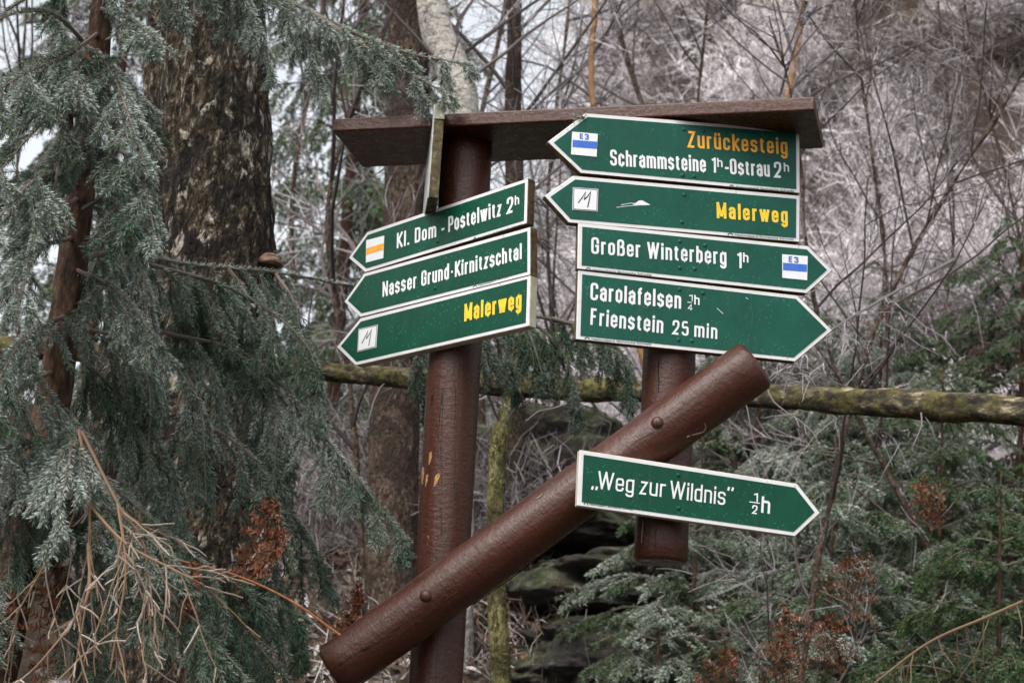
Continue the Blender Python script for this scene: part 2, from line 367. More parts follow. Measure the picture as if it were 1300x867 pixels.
o = capped_pole(bot1 + d1 * (-.25 - bot1[2]), bot1 + d1 * (zt - bot1[2]), RP, 1.0).build('post', MT['post'], post, True); shade_flat_ends(o)
top2 = at(849.5, 465, 4.80); bot2 = at(838.5, 714, 4.80); d2 = (top2 - bot2) / (top2[2] - bot2[2])
o = capped_pole(bot2, bot2 + d2 * (zt - bot2[2]), .0655, 5.0, .008).build('post', MT['post'], post, True); shade_flat_ends(o)
def prism(poly3, n, t, m_side=0, m_front=0, back=True):
    """polygon (front) extruded t along -n"""
    F = np.array(poly3); B = F - np.array(n) * t; k = len(F)
    faces = [list(range(k))] + [[i, k + i, k + (i + 1) % k, (i + 1) % k] for i in range(k)]
    if back: faces.append(list(range(2 * k - 1, k - 1, -1)))
    mb = MB(); mb.poly(np.vstack([F, B]), faces)
    mb.M = [np.array([m_front])] + [np.array([m_side])] * (len(faces) - 1)
    return mb
def bevel(o, w, seg=2):
    m = o.modifiers.new('bevel', 'BEVEL'); m.width = w; m.segments = seg; m.limit_method = 'ANGLE'; return o
e = nrm(at_roof[1] - at_roof[0]); f_ = nrm(at_roof[3] - at_roof[0])
roofq = [q + np.array([0, 0, .036]) for q in at_roof]
o = prism(roofq, _n, .036).build('roof', MT['roof'], post); bevel(o, .004)
# diagonal brace, bolts
la = at(423, 852, 4.872); lb = at(960, 462, 4.698)
o = capped_pole(la, lb, .0672, 9.0, .010).build('brace', MT['brace'], post, True); shade_flat_ends(o)
def dome(c, n, r, h, seg=16, ring=5):
    n = nrm(np.array(n, float)); a = nrm(np.cross(n, [.2, .1, 1])); b = np.cross(n, a)
    V = []; F = []
    for k in range(ring):
        t = k / (ring - 1) * math.pi / 2 * .96
        for j in range(seg):
            p = 2 * math.pi * j / seg; V.append(c + (a * math.cos(p) + b * math.sin(p)) * r * math.cos(t) + n * h * math.sin(t))
    for k in range(ring - 1):
        for j in range(seg): F.append([k * seg + j, k * seg + (j + 1) % seg, (k + 1) * seg + (j + 1) % seg, (k + 1) * seg + j])
    mb = MB(); mb.add(V, F); mb.F.append(np.array([[(ring - 1) * seg + j for j in range(seg)]])); mb.M.append(np.array([0])); return mb
brace = o
ld = nrm(lb - la)
for (u, v) in ((543, 755), (833, 538)):
    # nearest point of the brace axis to the pixel ray, then its front
    q = ray(u, v); M_ = np.array([ld, -q]).T; s = np.linalg.lstsq(M_, CAM - la, rcond=None)[0]; c = la + ld * s[0]
    hit = CAM + q * s[1]; off = hit - c; off -= ld * (off @ ld); nn = nrm(CAM - c); nn = nrm(nn - ld * (nn @ ld))
    h = math.sqrt(max(1e-6, .0668 ** 2 - off @ off)); pt = c + off + nn * h
    dome(pt - nn * .002, nrm(pt - c), .0160, .012).build('bolt', MT['post'], brace, True)

zw = lambda x, y: (530 + x / 2.549, 460 + y / 2.549)
def on_pole(u, v, a, d, r):
    q = ray(u, v); w0 = CAM - a; qp = q - d * (q @ d); wp = w0 - d * (w0 @ d)
    A = qp @ qp; B = 2 * qp @ wp; Cc = wp @ wp - r * r; D_ = max(B * B - 4 * A * Cc, 0.0)
    return CAM + q * ((-B - math.sqrt(D_)) / (2 * A))
def pole_mark(name, pts, a, d, r, mat, parent, width=None):
    a = np.array(a); d = nrm(np.array(d)); up = .0012
    if width:      # thin line
        P = spline([on_pole(*p, a, d, r + up) for p in pts], 4 * len(pts)); nn = P - a; nn = nrm(nn - (nn @ d)[:, None] * d); t = nrm(np.gradient(P, axis=0)); b = np.cross(nn, t) * width / 2
        k = np.linspace(-1, 1, len(P)); b = b * (1 - .7 * k ** 4)[:, None]; V = np.vstack([P - b, P + b, P - b - nn * up * 2, P + b - nn * up * 2]); n = len(P); i = np.arange(n - 1)
        F = np.vstack([np.stack([i, i + 1, i + n + 1, i + n], 1), np.stack([i, i + 2 * n, i + 2 * n + 1, i + 1], 1), np.stack([i + n, i + n + 1, i + 3 * n + 1, i + 3 * n], 1)])
    else:
        Fp = np.array([on_pole(*p, a, d, r + up) for p in pts]); nn = Fp - a; nn = nrm(nn - (nn @ d)[:, None] * d); k = len(Fp); V = np.vstack([Fp, Fp - nn * up * 2])
        mb = MB(); mb.poly(V, [list(range(k))] + [[i, k + i, k + (i + 1) % k, (i + 1) % k] for i in range(k)]); return mb.build(name, mat, parent)
    mb = MB(); mb.add(V, F); return mb.build(name, mat, parent)
MT['chip'] = noise_mat('bare_wood_chip', [(.3, (.22, .11, .04)), (.7, (.42, .24, .10))], 120, .8)
MT['crack'] = noise_mat('dark_split', [(.3, (.004, .003, .002)), (.7, (.012, .006, .004))], 60, .9, bstr=0)
MT['scuff'] = noise_mat('pale_scuff', [(.3, (.20, .15, .10)), (.7, (.38, .32, .26))], 120, .8)
pole1, pole2 = [o for o in bpy.data.objects if o.name.startswith('post') and o.parent == post]
for pts in ([(38, 292), (45, 288), (46, 305), (42, 322), (36, 332)], [(14, 342), (19, 338), (20, 360), (16, 395), (13, 390)], [(57, 368), (68, 357), (73, 366), (64, 390), (52, 404), (54, 386)], [(28, 364), (35, 362), (31, 385), (25, 402)]):
    pole_mark('chipped_paint', [zw(*p) for p in pts], bot1, d1, RP, MT['chip'], pole1)
for pts, wd_ in (([(75, 470), (78, 520), (76, 560)], .0009), ([(120, 60), (123, 130), (119, 215)], .0012)): pole_mark('split', [zw(*p) for p in pts], bot1, d1, RP, MT['crack'], pole1, wd_)
for pts, wd_ in (([(783, -20), (779, 20), (781, 60), (779, 100)], .0028), ([(772, 528), (769, 560), (770, 610)], .0012)): pole_mark('split', [zw(*p) for p in pts], bot2, d2, .0655, MT['crack'], pole2, wd_)
pole_mark('scuff', [zw(*p) for p in ((729, 505), (727, 540), (724, 582))], bot2, d2, .0655, MT['scuff'], pole2, .0016)
for pts, wd_ in (([(180, 785), (330, 680), (480, 566), (585, 492)], .0022), ([(620, 330), (700, 262), (760, 226)], .0008)): pole_mark('split', [zw(*p) for p in pts], la, lb - la, .0672, MT['crack'], brace, wd_)
for pts, wd_ in (([(872, 243), (877, 240), (882, 237)], .003), ([(888, 236), (908, 231), (925, 226), (933, 210), (928, 196)], .0028), ([(382, 441), (394, 434), (406, 424)], .002)): pole_mark('scuff', [zw(*p) for p in pts], la, lb - la, .0672, MT['scuff'], brace, wd_)

# ------------------------------------------------------------------ lettering
def fillet(pts, r, closed):
    out = []; n = len(pts)
    P = [np.array(p[:2], float) for p in pts]; rr = [p[2] if len(p) > 2 else r for p in pts]
    for i in range(n):
        if not closed and i in (0, n - 1): out.append(P[i]); continue
        a, b, c = P[i - 1], P[i], P[(i + 1) % n]; la_, lc = np.linalg.norm(a - b), np.linalg.norm(c - b)
        q = min(rr[i], la_ * .5 if (closed or 0 < i - 1) else la_ * .98, lc * .5 if (closed or i + 1 < n - 1) else lc * .98)
        if q < 1e-5: out.append(b); continue
        A = b + (a - b) / la_ * q; Cc = b + (c - b) / lc * q
        for t in np.linspace(0, 1, 7): out.append((1 - t) ** 2 * A + 2 * (1 - t) * t * (b * .93 + (A + Cc) * .035) + t * t * Cc)
    return np.array(out)
def ribbon(P, wd, closed):
    n = len(P)
    if closed: d1 = P - np.roll(P, 1, 0); d2 = np.roll(P, -1, 0) - P
    else:
        d = np.diff(P, axis=0); d1 = np.vstack([d[:1], d]); d2 = np.vstack([d, d[-1:]])
    d1 = nrm(d1); d2 = nrm(d2); n1 = np.stack([-d1[:, 1], d1[:, 0]], 1); n2 = np.stack([-d2[:, 1], d2[:, 0]], 1)
    m = nrm(n1 + n2); k = np.maximum((m * n1).sum(1), .45)[:, None]
    Lf = P + m * wd / 2 / k; Rt = P - m * wd / 2 / k
    V = np.vstack([Lf, Rt]); i = np.arange(n if closed else n - 1); j = (i + 1) % n
    return V, np.stack([i, i + n, j + n, j], 1)
X = .72; W_ = .25; N0 = 0.0   # N0: a sharp corner
def rr_(w, y0, y1): return [(0, y0), (w, y0), (w, y1), (0, y1)]
def L_(*p): return (list(p), False)
def C_(*p): return (list(p), True)
G = {
 'a': (W_, [L_((0, .52), (0, X), (W_, X), (W_, 0)), L_((W_, .42), (0, .42), (0, 0), (W_, 0), (W_, .15))]),
 'b': (W_, [L_((0, 1), (0, 0)), C_(*rr_(W_, 0, X))]), 'd': (W_, [L_((W_, 1), (W_, 0)), C_(*rr_(W_, 0, X))]),
 'c': (W_, [L_((W_, .48), (W_, X), (0, X), (0, 0), (W_, 0), (W_, .24))]),
 'e': (W_, [L_((0, .36), (W_, .36, N0), (W_, X), (0, X), (0, 0), (W_, 0), (W_, .2))]),
 'f': (.15, [L_((.19, 1), (.05, 1), (.05, 0)), L_((-.05, X), (.18, X))]),
 'g': (W_, [C_(*rr_(W_, 0, X)), L_((W_, X), (W_, -.25), (0, -.25), (0, -.12))]),
 'h': (W_, [L_((0, 1), (0, 0)), L_((0, X, N0), (W_, X), (W_, 0))]),
 'i': (.0, [L_((0, X), (0, 0)), L_((0, .88), (0, 1.0))]),
 'k': (W_, [L_((0, 1), (0, 0)), L_((W_, X), (0, .28)), L_((.08, .42), (W_ + .02, 0))]),
 'l': (.0, [L_((0, 1), (0, 0))]),
 'm': (W_ * 1.9, [L_((0, X), (0, 0)), L_((0, X, N0), (W_ * .95, X), (W_ * .95, 0)), L_((W_ * .95, X, N0), (W_ * 1.9, X), (W_ * 1.9, 0))]),
 'n': (W_, [L_((0, X), (0, 0)), L_((0, X, N0), (W_, X), (W_, 0))]),
 'o': (W_, [C_(*rr_(W_, 0, X))]), 'p': (W_, [L_((0, X), (0, -.25)), C_(*rr_(W_, 0, X))]),
 'r': (.14, [L_((0, X), (0, 0)), L_((0, .58), (0, X), (.19, X))]),
 's': (W_, [L_((W_, .54), (W_, X), (0, X), (0, .38), (W_, .36), (W_, 0), (0, 0), (0, .18))]),
 't': (.15, [L_((.05, .92), (.05, 0), (.19, 0)), L_((-.05, X), (.18, X))]),
 'u': (W_, [L_((0, X), (0, 0), (W_, 0)), L_((W_, X), (W_, 0))]),
 'ü': (W_, [L_((0, X), (0, 0), (W_, 0)), L_((W_, X), (W_, 0)), L_((.03, .88), (.03, 1)), L_((W_ - .03, .88), (W_ - .03, 1))]),
 'w': (.44, [L_((0, X), (.11, 0), (.22, X), (.33, 0), (.44, X))]),
 'z': (W_ - .02, [L_((0, X), (W_ - .02, X), (0, 0), (W_ - .02, 0))]),
 'ß': (.29, [L_((0, 0), (0, 1), (.26, 1), (.26, .56), (.1, .54)), L_((.1, .54), (.3, .54), (.3, 0), (.1, 0))]),
 'Z': (.3, [L_((0, 1), (.3, 1), (0, 0), (.3, 0))]),
 'S': (.3, [L_((.3, .74), (.3, 1), (0, 1), (0, .54), (.3, .48), (.3, 0), (0, 0), (0, .26))]),
 'O': (.3, [C_(*rr_(.3, 0, 1))]), 'M': (.42, [L_((0, 0), (0, 1)), L_((.0, 1), (.21, .05), (.42, 1)), L_((.42, 1), (.42, 0))]),
 'G': (.3, [L_((.3, .72), (.3, 1), (0, 1), (0, 0), (.3, 0), (.3, .48, N0), (.16, .48))]),
 'C': (.3, [L_((.3, .70), (.3, 1), (0, 1), (0, 0), (.3, 0), (.3, .3))]),
 'W': (.56, [L_((0, 1), (.14, 0), (.28, 1), (.42, 0), (.56, 1))]),
 'F': (.26, [L_((0, 0), (0, 1), (.26, 1)), L_((0, .52), (.23, .52))]),
 'E': (.26, [L_((.26, 0), (0, 0), (0, 1), (.26, 1)), L_((0, .52), (.23, .52))]),
 'K': (.3, [L_((0, 1), (0, 0)), L_((.3, 1), (0, .36)), L_((.09, .52), (.32, 0))]),
 'D': (.3, [C_((0, 0, N0), (.3, 0), (.3, 1), (0, 1, N0))]),
 'P': (.28, [L_((0, 0), (0, 1)), L_((0, 1, N0), (.29, 1), (.29, .44), (0, .44, N0))]),
 'N': (.32, [L_((0, 0), (0, 1)), L_((0, 1), (.32, 0)), L_((.32, 0), (.32, 1))]),
 '1': (.10, [L_((.02, .87), (.09, .95)), L_((.10, 1), (.10, 0))]),
 '2': (.28, [L_((0, .72), (0, 1), (.28, 1), (.28, .56), (0, .0, N0), (.29, 0))]),
 '3': (.28, [L_((0, .78), (0, 1), (.28, 1), (.28, .54), (.1, .52)), L_((.1, .52), (.28, .52), (.28, 0), (0, 0), (0, .22))]),
 '4': (.28, [L_((.2, 0), (.2, 1, N0), (0, .25), (.3, .25))]),
 '5': (.28, [L_((.27, 1), (0, 1), (0, .52), (.28, .62), (.28, 0), (0, 0), (0, .2))]),
 '.': (.0, [L_((0, -.04), (0, .1))]), '-': (.14, [L_((0, .38), (.14, .38))]),
 ',': (.12, [L_((.03, .06), (0, -.14)), L_((.15, .06), (.12, -.14))]), '"': (.12, [L_((0, .84), (.03, 1.06)), L_((.12, .84), (.15, 1.06))]),
}
G['n'] = G['n']
SHARP = set('zZwWMNKk14-EF')
for _c in 'wWMN':
    _w, _st = G[_c]; G[_c] = (_w, [L_(a, b) for pts, _ in _st for a, b in zip(pts[:-1], pts[1:])])
class Board:
    def __init__(s, name, label, outline, n, P0, t, green, edge, border=.0105):
        s.n = n; s.P0 = P0; s.outline = [on_plane(*q, P0, n) for q in outline]
        c = np.mean(s.outline, axis=0)
        s.root = thing('direction_sign', label, 'sign', c, 'arrow signs on the wooden signpost')
        s.ex = None
        b = prism(s.outline, n, t, 0, 1)
        bevel(b.build('board', [edge, MT['white']], s.root), .0016, 1)
        # inset green panel
        a = nrm(s.outline[1] - s.outline[0]); bb = np.cross(n, a); o0 = s.outline[0]
        q = np.array([[(p - o0) @ a, (p - o0) @ bb] for p in s.outline]); s.a, s.b, s.o0 = a, bb, o0
        k = len(q); ins = []
        area = sum(q[i][0] * q[(i + 1) % k][1] - q[(i + 1) % k][0] * q[i][1] for i in range(k)); sg = 1 if area > 0 else -1
        for i in range(k):
            p0, p1, p2 = q[i - 1], q[i], q[(i + 1) % k]; u1 = nrm(p1 - p0); u2 = nrm(p2 - p1)
            n1 = np.array([-u1[1], u1[0]]) * sg; n2 = np.array([-u2[1], u2[0]]) * sg
            m = nrm(n1 + n2); ins.append(p1 + m * border / max(.3, m @ n1))
        front = [s.w(p, .0012) for p in ins]
        s.panel = prism(front, n, .0012, 0, 0, back=False).build('panel', green, s.root)
        s.green = green
    def w(s, p, h=0): return s.o0 + s.a * p[0] + s.b * p[1] + s.n * h
    def loc(s, u, v):
        p = on_plane(u, v, s.P0, s.n) - s.o0; return np.array([p @ s.a, p @ s.b])
    def quad(s, name, pts, mat, h0, h1, parent=None):
        return prism([s.w(s.loc(*p), h1) for p in pts], s.n, h1 - h0, back=False).build(name, mat, parent or s.root)
    def text(s, txt, p0, p1, ptop, mat, stroke=.142, parent=None, gap=None, base=.0012, name='lettering', wide=1.0, h=None):
        A = s.loc(*p0); B = s.loc(*p1); Tt = s.loc(*ptop); ex = nrm(B - A); Lw = np.linalg.norm(B - A)
        perp = np.array([-ex[1], ex[0]]); H = (Tt - A) @ perp
        if H < 0: perp = -perp; H = -H
        flip = 1
        sw = stroke * H; gap_ = stroke * 1.8 if gap is None else gap
        adv = 0; items = []
        for ch in txt:
            if ch == ' ': adv += .26; continue
            wd, st = G[ch]; items.append((adv, ch)); adv += wd * wide + gap_
        adv -= gap_
        fx = max(.01, (Lw - sw)) / max(adv * H, 1e-9) if adv > 0 else 1
        mb = MB(); zi = 0
        for x0, ch in items:
            for pts, cl in G[ch][1]:
                dn = []
                for p in pts:
                    y = p[1]; yy = sw / 2 + y * (H - sw) if y > 0 else sw / 2 + y * H
                    if ch in '.,"': yy = y * H + sw * .4
                    q = (sw / 2 + (x0 + p[0] * wide) * H * fx, yy)
                    dn.append(q + ((p[2],) if len(p) > 2 else ()))
                r = 0 if ch in SHARP else H * .13
                pl = fillet(dn, r, cl)
                if ch not in 'aegns' and not cl: pass
                # extend free ends of straight strokes to full height
                if not cl:
                    pl = pl.copy()
                    for (i, j, k) in ((0, 1, 0), (-1, -2, -1)):
                        yv = pts[k][1]; dv = pl[i] - pl[j]
                        if yv in (0, 1, 1.0, X, -.25) and abs(dv[1]) > abs(dv[0]) * 1.2: pl[i] = pl[i] + dv / max(abs(dv[1]), 1e-9) * sw / 2
                V, Fq = ribbon(pl, sw, cl)
                hh = base + .0005 + (zi % 7) * .00011; zi += 1
                V3 = A[0] * s.a + A[1] * s.b + s.o0 + V[:, :1] * (ex[0] * s.a + ex[1] * s.b) + V[:, 1:2] * (perp[0] * s.a + perp[1] * s.b) + s.n * hh
                mb.add(V3, Fq)
        return mb.build(name, mat, parent or s.panel)
    def strokes(s, lines, width_px, mat, base, name, parent):
        mb = MB(); zi = 0
        wd = np.linalg.norm(s.loc(*lines[0][0]) - s.loc(lines[0][0][0], lines[0][0][1] + width_px))
        for ln in lines:
            P = np.array([s.loc(*p) for p in ln]); V, Fq = ribbon(P, wd, False)
            mb.add(s.o0 + V[:, :1] * s.a + V[:, 1:] * s.b + s.n * (base + zi * .0001), Fq); zi += 1
        return mb.build(name, mat, parent)
    def small_print(s, p0, p1, hpx):
        A = s.loc(*p0); B = s.loc(*p1); ex = nrm(B - A); L = np.linalg.norm(B - A)
        perp = np.array([-ex[1], ex[0]])
        if (s.loc(p0[0], p0[1] - 5) - A) @ perp < 0: perp = -perp
        H = abs((s.loc(p0[0], p0[1] - hpx) - A) @ perp)
        cu = bpy.data.curves.new('small_print', 'FONT'); cu.body = 'Nationalpark Sächsische Schweiz'; cu.size = 1; cu.offset = .012
        ob = bpy.data.objects.new('small_print', cu); COL.objects.link(ob)
        me = bpy.data.meshes.new_from_object(ob.evaluated_get(bpy.context.evaluated_depsgraph_get()))
        V = np.empty(len(me.vertices) * 3); me.vertices.foreach_get('co', V); V = V.reshape(-1, 3)
        Fs = [list(p.vertices) for p in me.polygons]
        bpy.data.objects.remove(ob); bpy.data.curves.remove(cu); bpy.data.meshes.remove(me)
        sx = L * .9 / (V[:, 0].max()); sy = H / .72
        P = A + (L * .1 + V[:, :1] * sx) * ex + V[:, 1:2] * sy * perp
        mb = MB(); mb.poly(s.o0 + P[:, :1] * s.a + P[:, 1:] * s.b + s.n * .0006, Fs)
        arch = np.array([A + ex * L * x + perp * H * y for x, y in ((.0, 0), (.015, .8), (.04, 1.1), (.062, .7), (.075, .0))])
        V2, F2 = ribbon(arch, H * .45, False); mb.add(s.o0 + V2[:, :1] * s.a + V2[:, 1:] * s.b + s.n * .0008, F2)
        return mb.build('small_print', MT['darkgreen'], s.root)
    def rivet(s, u, v, r=.0058):
        c = s.w(s.loc(u, v), .0010); return dome(c, s.n, r, .0026, 16, 4).build('rivet', s.green, s.root, True)
def Z(ox, oy, sc_):
    return lambda x, y: (ox + x / sc_, oy + y / sc_)
z1 = Z(690, 130, 3.5135); z2 = Z(690, 215, 3.5135); z3 = Z(720, 330, 3.714); z4 = Z(720, 560, 3.939); z5 = Z(420, 220, 4.8148); z6 = Z(420, 335, 4.8148)
z7 = Z(680, 270, 3.25)
def normal(yawdeg): y = math.radians(yawdeg); return np.array([math.sin(y), -math.cos(y), 0])
nR = normal(12); nL = normal(-40); nW = normal(12)
def tangent(P, r, n, t, extra=0):
    return np.array([P[0], P[1], 0]) + n * (r + t + extra)
TB = .024
GP, GD = MT['green_pale'], MT['green_deep']; ED = MT['board_edge']
pR = lambda e: tangent(P2, .066, nR, TB, e)
R1 = Board('sign', 'green arrow sign pointing left reading Zurückesteig in orange, highest on the right post', [z1(190, 48), z1(1143, 122), z1(1145, 407), z1(165, 317), z1(18, 178)], nR, pR(.004), TB, GP, ED)
R2 = Board('sign', 'green arrow sign pointing left with yellow Malerweg and a scratch, second on the right post', [z2(135, 28), z2(1145, 117), z2(1143, 326), z2(112, 239), z2(3, 120)], nR, pR(.001), TB, GP, ED)
R3 = Board('sign', 'green arrow sign pointing right reading Großer Winterberg with blue barred marker', [z2(155, 237), z2(1180, 341), z3(1252, 50), z3(1130, 159), z3(48, 43)], nR, pR(.0035), TB, GP, ED)
R4 = Board('sign', 'green arrow sign pointing right reading Carolafelsen and Frienstein, lowest of the stacked signs', [z3(52, 47), z3(1085, 166), z3(1252, 332), z3(1075, 480), z3(42, 375)], nR, pR(.0005), TB, GP, ED)
pW = at(738, 600, 4.63)
WB = Board('sign', 'green arrow sign reading Weg zur Wildnis in thin letters across the diagonal brace', [z4(62, 42), z4(1150, 212), z4(1265, 358), z4(1140, 475), z4(50, 322)], nW, pW, .022, GD, MT['board_edge_light'])
pL = lambda e: tangent(P1, .067, nL, .028, e)
L1 = Board('sign', 'green arrow sign with orange barred marker reading Kl. Dom - Postelwitz on left post', [z5(222, 358), z5(1208, 28), z5(1200, 308), z5(210, 607), z5(107, 518)], nL, pL(.001), .028, GD, ED)
L2 = Board('sign', 'green arrow sign reading Nasser Grund-Kirnitzschtal, middle of the three on left post', [z5(205, 610), z5(1222, 326), z6(1222, 68), z6(180, 327), z6(80, 232)], nL, pL(.004), .028, GD, ED)
L3 = Board('sign', 'green arrow sign with yellow Malerweg and square emblem, lowest on the left post', [z6(180, 331), z6(1222, 64), z6(1212, 380), z6(150, 622), z6(35, 508)], nL, pL(.002), .028, GD, MT['board_edge_light'])
wh = MT['letter']
R1.text('Zurückesteig', z1(642, 203), z1(1088, 235), z1(642, 129), MT['orange'])
R1.text('Schrammsteine', z1(297, 283), z1(724, 313), z1(297, 211), wh); R1.text('1', z1(742, 313), z1(763, 315), z1(742, 246), wh)
R1.text('h', z1(775, 290), z1(794, 291), z1(775, 250), wh, .16); R1.text('-', z1(805, 322), z1(824, 323), z1(805, 252), wh)
R1.text('Ostrau', z1(832, 322), z1(1009, 334), z1(832, 252), wh); R1.text('2', z1(1029, 337), z1(1062, 339), z1(1029, 266), wh); R1.text('h', z1(1072, 310), z1(1091, 311), z1(1072, 271), wh, .16)
R2.text('Malerweg', z2(772, 219), z2(1089, 243), z2(772, 148), MT['yellow'], .17)
R3.text('Großer', z2(212, 377), z2(432, 395), z2(212, 303), wh); R3.text('Winterberg', z2(462, 398), z2(815, 427), z2(462, 325), wh)
R3.text('1', z2(856, 440), z2(878, 442), z2(856, 370), wh); R3.text('h', z2(889, 415), z2(909, 417), z2(889, 372), wh, .16)
R4.text('Carolafelsen', z3(108, 189), z3(536, 232), z3(108, 107), wh); R4.text('1', z3(568, 193), z3(577, 194), z3(568, 163), wh, .14)
R4.strokes([[z3(566, 200), z3(587, 202)]], .9, wh, .0018, 'lettering', R4.panel); R4.text('4', z3(568, 237), z3(585, 239), z3(568, 208), wh, .13)
R4.text('h', z3(598, 211), z3(618, 213), z3(598, 166), wh, .16)
R4.text('Frienstein', z3(108, 306), z3(451, 347), z3(108, 227), wh); R4.text('25', z3(495, 351), z3(571, 359), z3(495, 283), wh); R4.text('min', z3(598, 362), z3(706, 374), z3(598, 293), wh)
wd = dict(stroke=.108, gap=.22, wide=1.35)
WB.text(',', z4(118, 233), z4(143, 236), z4(118, 146), wh, .12)
WB.text('Weg', z4(150, 237), z4(331, 260), z4(150, 148), wh, **wd); WB.text('zur', z4(360, 264), z4(487, 281), z4(360, 176), wh, **wd); WB.text('Wildnis', z4(511, 284), z4(788, 320), z4(511, 196), wh, **wd)
WB.text('"', z4(795, 321), z4(820, 324), z4(795, 236), wh, .12)
WB.text('1', z4(926, 301), z4(945, 303), z4(926, 257), wh, .15); WB.strokes([[z4(910, 303), z4(962, 310)]], 1.2, wh, .0018, 'lettering', WB.panel)
WB.text('2', z4(923, 362), z4(947, 365), z4(923, 318), wh, .15); WB.text('h', z4(968, 357), z4(1012, 363), z4(968, 274), wh, .15)
ls = dict(stroke=.148)
L1.text('Kl.', z5(405, 461), z5(482, 439), z5(405, 368), wh, **ls); L1.text('Dom', z5(515, 429), z5(647, 391), z5(515, 338), wh, **ls); L1.text('-', z5(672, 385), z5(694, 379), z5(672, 292), wh, **ls)
L1.text('Postelwitz', z5(720, 362), z5(1046, 262), z5(720, 268), wh, **ls); L1.text('2', z5(1078, 252), z5(1118, 240), z5(1078, 153), wh, **ls); L1.text('h', z5(1127, 198), z5(1151, 191), z5(1127, 140), wh, .16)
L2.text('Nasser', z6(318, 204), z6(527, 147), z6(318, 113), wh, **ls); L2.text('Grund-Kirnitzschtal', z6(555, 139), z6(1170, -29), z6(555, 46), wh, **ls)
L3.text('Malerweg', z6(818, 353), z6(1168, 272), z6(818, 248), MT['yellow'], .17)
def marker(B, quad, bar, barmat, e3=None):
    m = B.quad('trail_marker', quad, MT['letter'], .0010, .0026)
    B.quad('stripe', bar, barmat, .0024, .0032, m)
    if e3: B.text('E3', *e3, MT['blue'], .2, m, base=.0028, wide=1.3, gap=.3)
marker(R1, [z1(127, 133), z1(241, 143), z1(236, 245), z1(122, 234)], [z1(129, 170), z1(238, 178), z1(237, 210), z1(128, 201)], MT['blue'], (z1(160, 165), z1(200, 169), z1(160, 141)))
marker(R3, [z7(1016, 173), z7(1121, 181), z7(1119, 280), z7(1017, 270)], [z7(1019, 208), z7(1118, 216), z7(1117, 246), z7(1019, 238)], MT['blue'], (z7(1042, 205), z7(1082, 209), z7(1042, 181)))
marker(L1, [z5(220, 412), z5(330, 383), z5(324, 520), z5(218, 548)], [z5(222, 462), z5(327, 430), z5(325, 468), z5(221, 501)], MT['orange'])
def emblem(B, q, zz):
    ctr = np.mean(q, axis=0); sh = lambda k: [tuple(ctr + (np.array(p) - ctr) * k) for p in q]
    m = B.quad('emblem', q, MT['letter'], .0010, .0024)
    for a in (.93,):
        r = sh(a); B.strokes([[r[i], r[(i + 1) % 4]] for i in range(4)], .7, MT['ink'], .0028, 'outline', m)
    f = lambda x, y: tuple(np.array(q[0]) * (1 - x) * (1 - y) + np.array(q[1]) * x * (1 - y) + np.array(q[2]) * x * y + np.array(q[3]) * (1 - x) * y)
    B.strokes([[f(.22, .68), f(.38, .42), f(.50, .18), f(.46, .52)], [f(.46, .52), f(.60, .34), f(.70, .15), f(.66, .5), f(.60, .85)]], 1.3, MT['ink'], .0028, 'monogram', m)
emblem(R2, [z2(130, 82), z2(243, 90), z2(240, 190), z2(128, 182)], z2)
emblem(L3, [z6(172, 400), z6(290, 373), z6(280, 512), z6(165, 540)], z6)
for B, zz, pts in ((R1, z1, [(625, 122), (712, 130), (620, 326), (672, 330)]), (R2, z2, [(627, 115), (617, 236)]), (R3, z2, [(608, 322), (720, 340), (608, 440), (674, 444)]), (R4, z3, [(530, 140), (640, 157), (525, 377), (588, 382)]), (WB, z4, [(555, 170), (557, 335)]), (L1, z5, [(655, 417)]), (L2, z6, [(640, 150)])):
    for p in pts: B.rivet(*zz(*p))
R1.small_print(z1(828, 379), z1(1118, 401), 2.6); R2.small_print(z2(822, 294), z2(1116, 317), 2.6)
R3.small_print(z3(88, 47), z3(398, 76), 2.6); R4.small_print(z3(82, 374), z3(396, 402), 2.6); WB.small_print(z4(84, 315), z4(328, 345), 3.0)
L1.small_print(z5(870, 410), z5(1170, 316), 2.2); L2.small_print(z6(870, 147), z6(1190, 50), 2.2)
# chipped paint and scratches
R2.quad('chipped_paint', [z2(412, 150), z2(425, 141), z2(440, 140), z2(476, 160), z2(418, 163), z2(395, 158)], MT['letter'], .0010, .0016)
for q in ([z2(325, 171), z2(375, 165), z2(440, 160)], [z2(345, 160), z2(390, 152), z2(412, 155)]): R2.strokes([q], .6, MT['letter'], .0016, 'scratch', R2.root)
for q in ([z3(862, 155), z3(868, 215), z3(873, 260), z3(870, 310)], [z3(845, 375), z3(855, 420)]): R4.strokes([q], .5, MT['darkgreen'], .0016, 'scratch', R4.root)
for q in ([z3(840, 178), z3(853, 186)], [z3(706, 228), z3(735, 255)]): R4.strokes([q], .6, MT['letter'], .0016, 'scratch', R4.root)
# spacer block behind the lowest sign joins it to the short post
prism([on_plane(u, v, pW, nW) - nW * .0225 for u, v in ((815, 618), (862, 624), (862, 650), (815, 644))], nW, .07).build('spacer', MT['post'], WB.root)
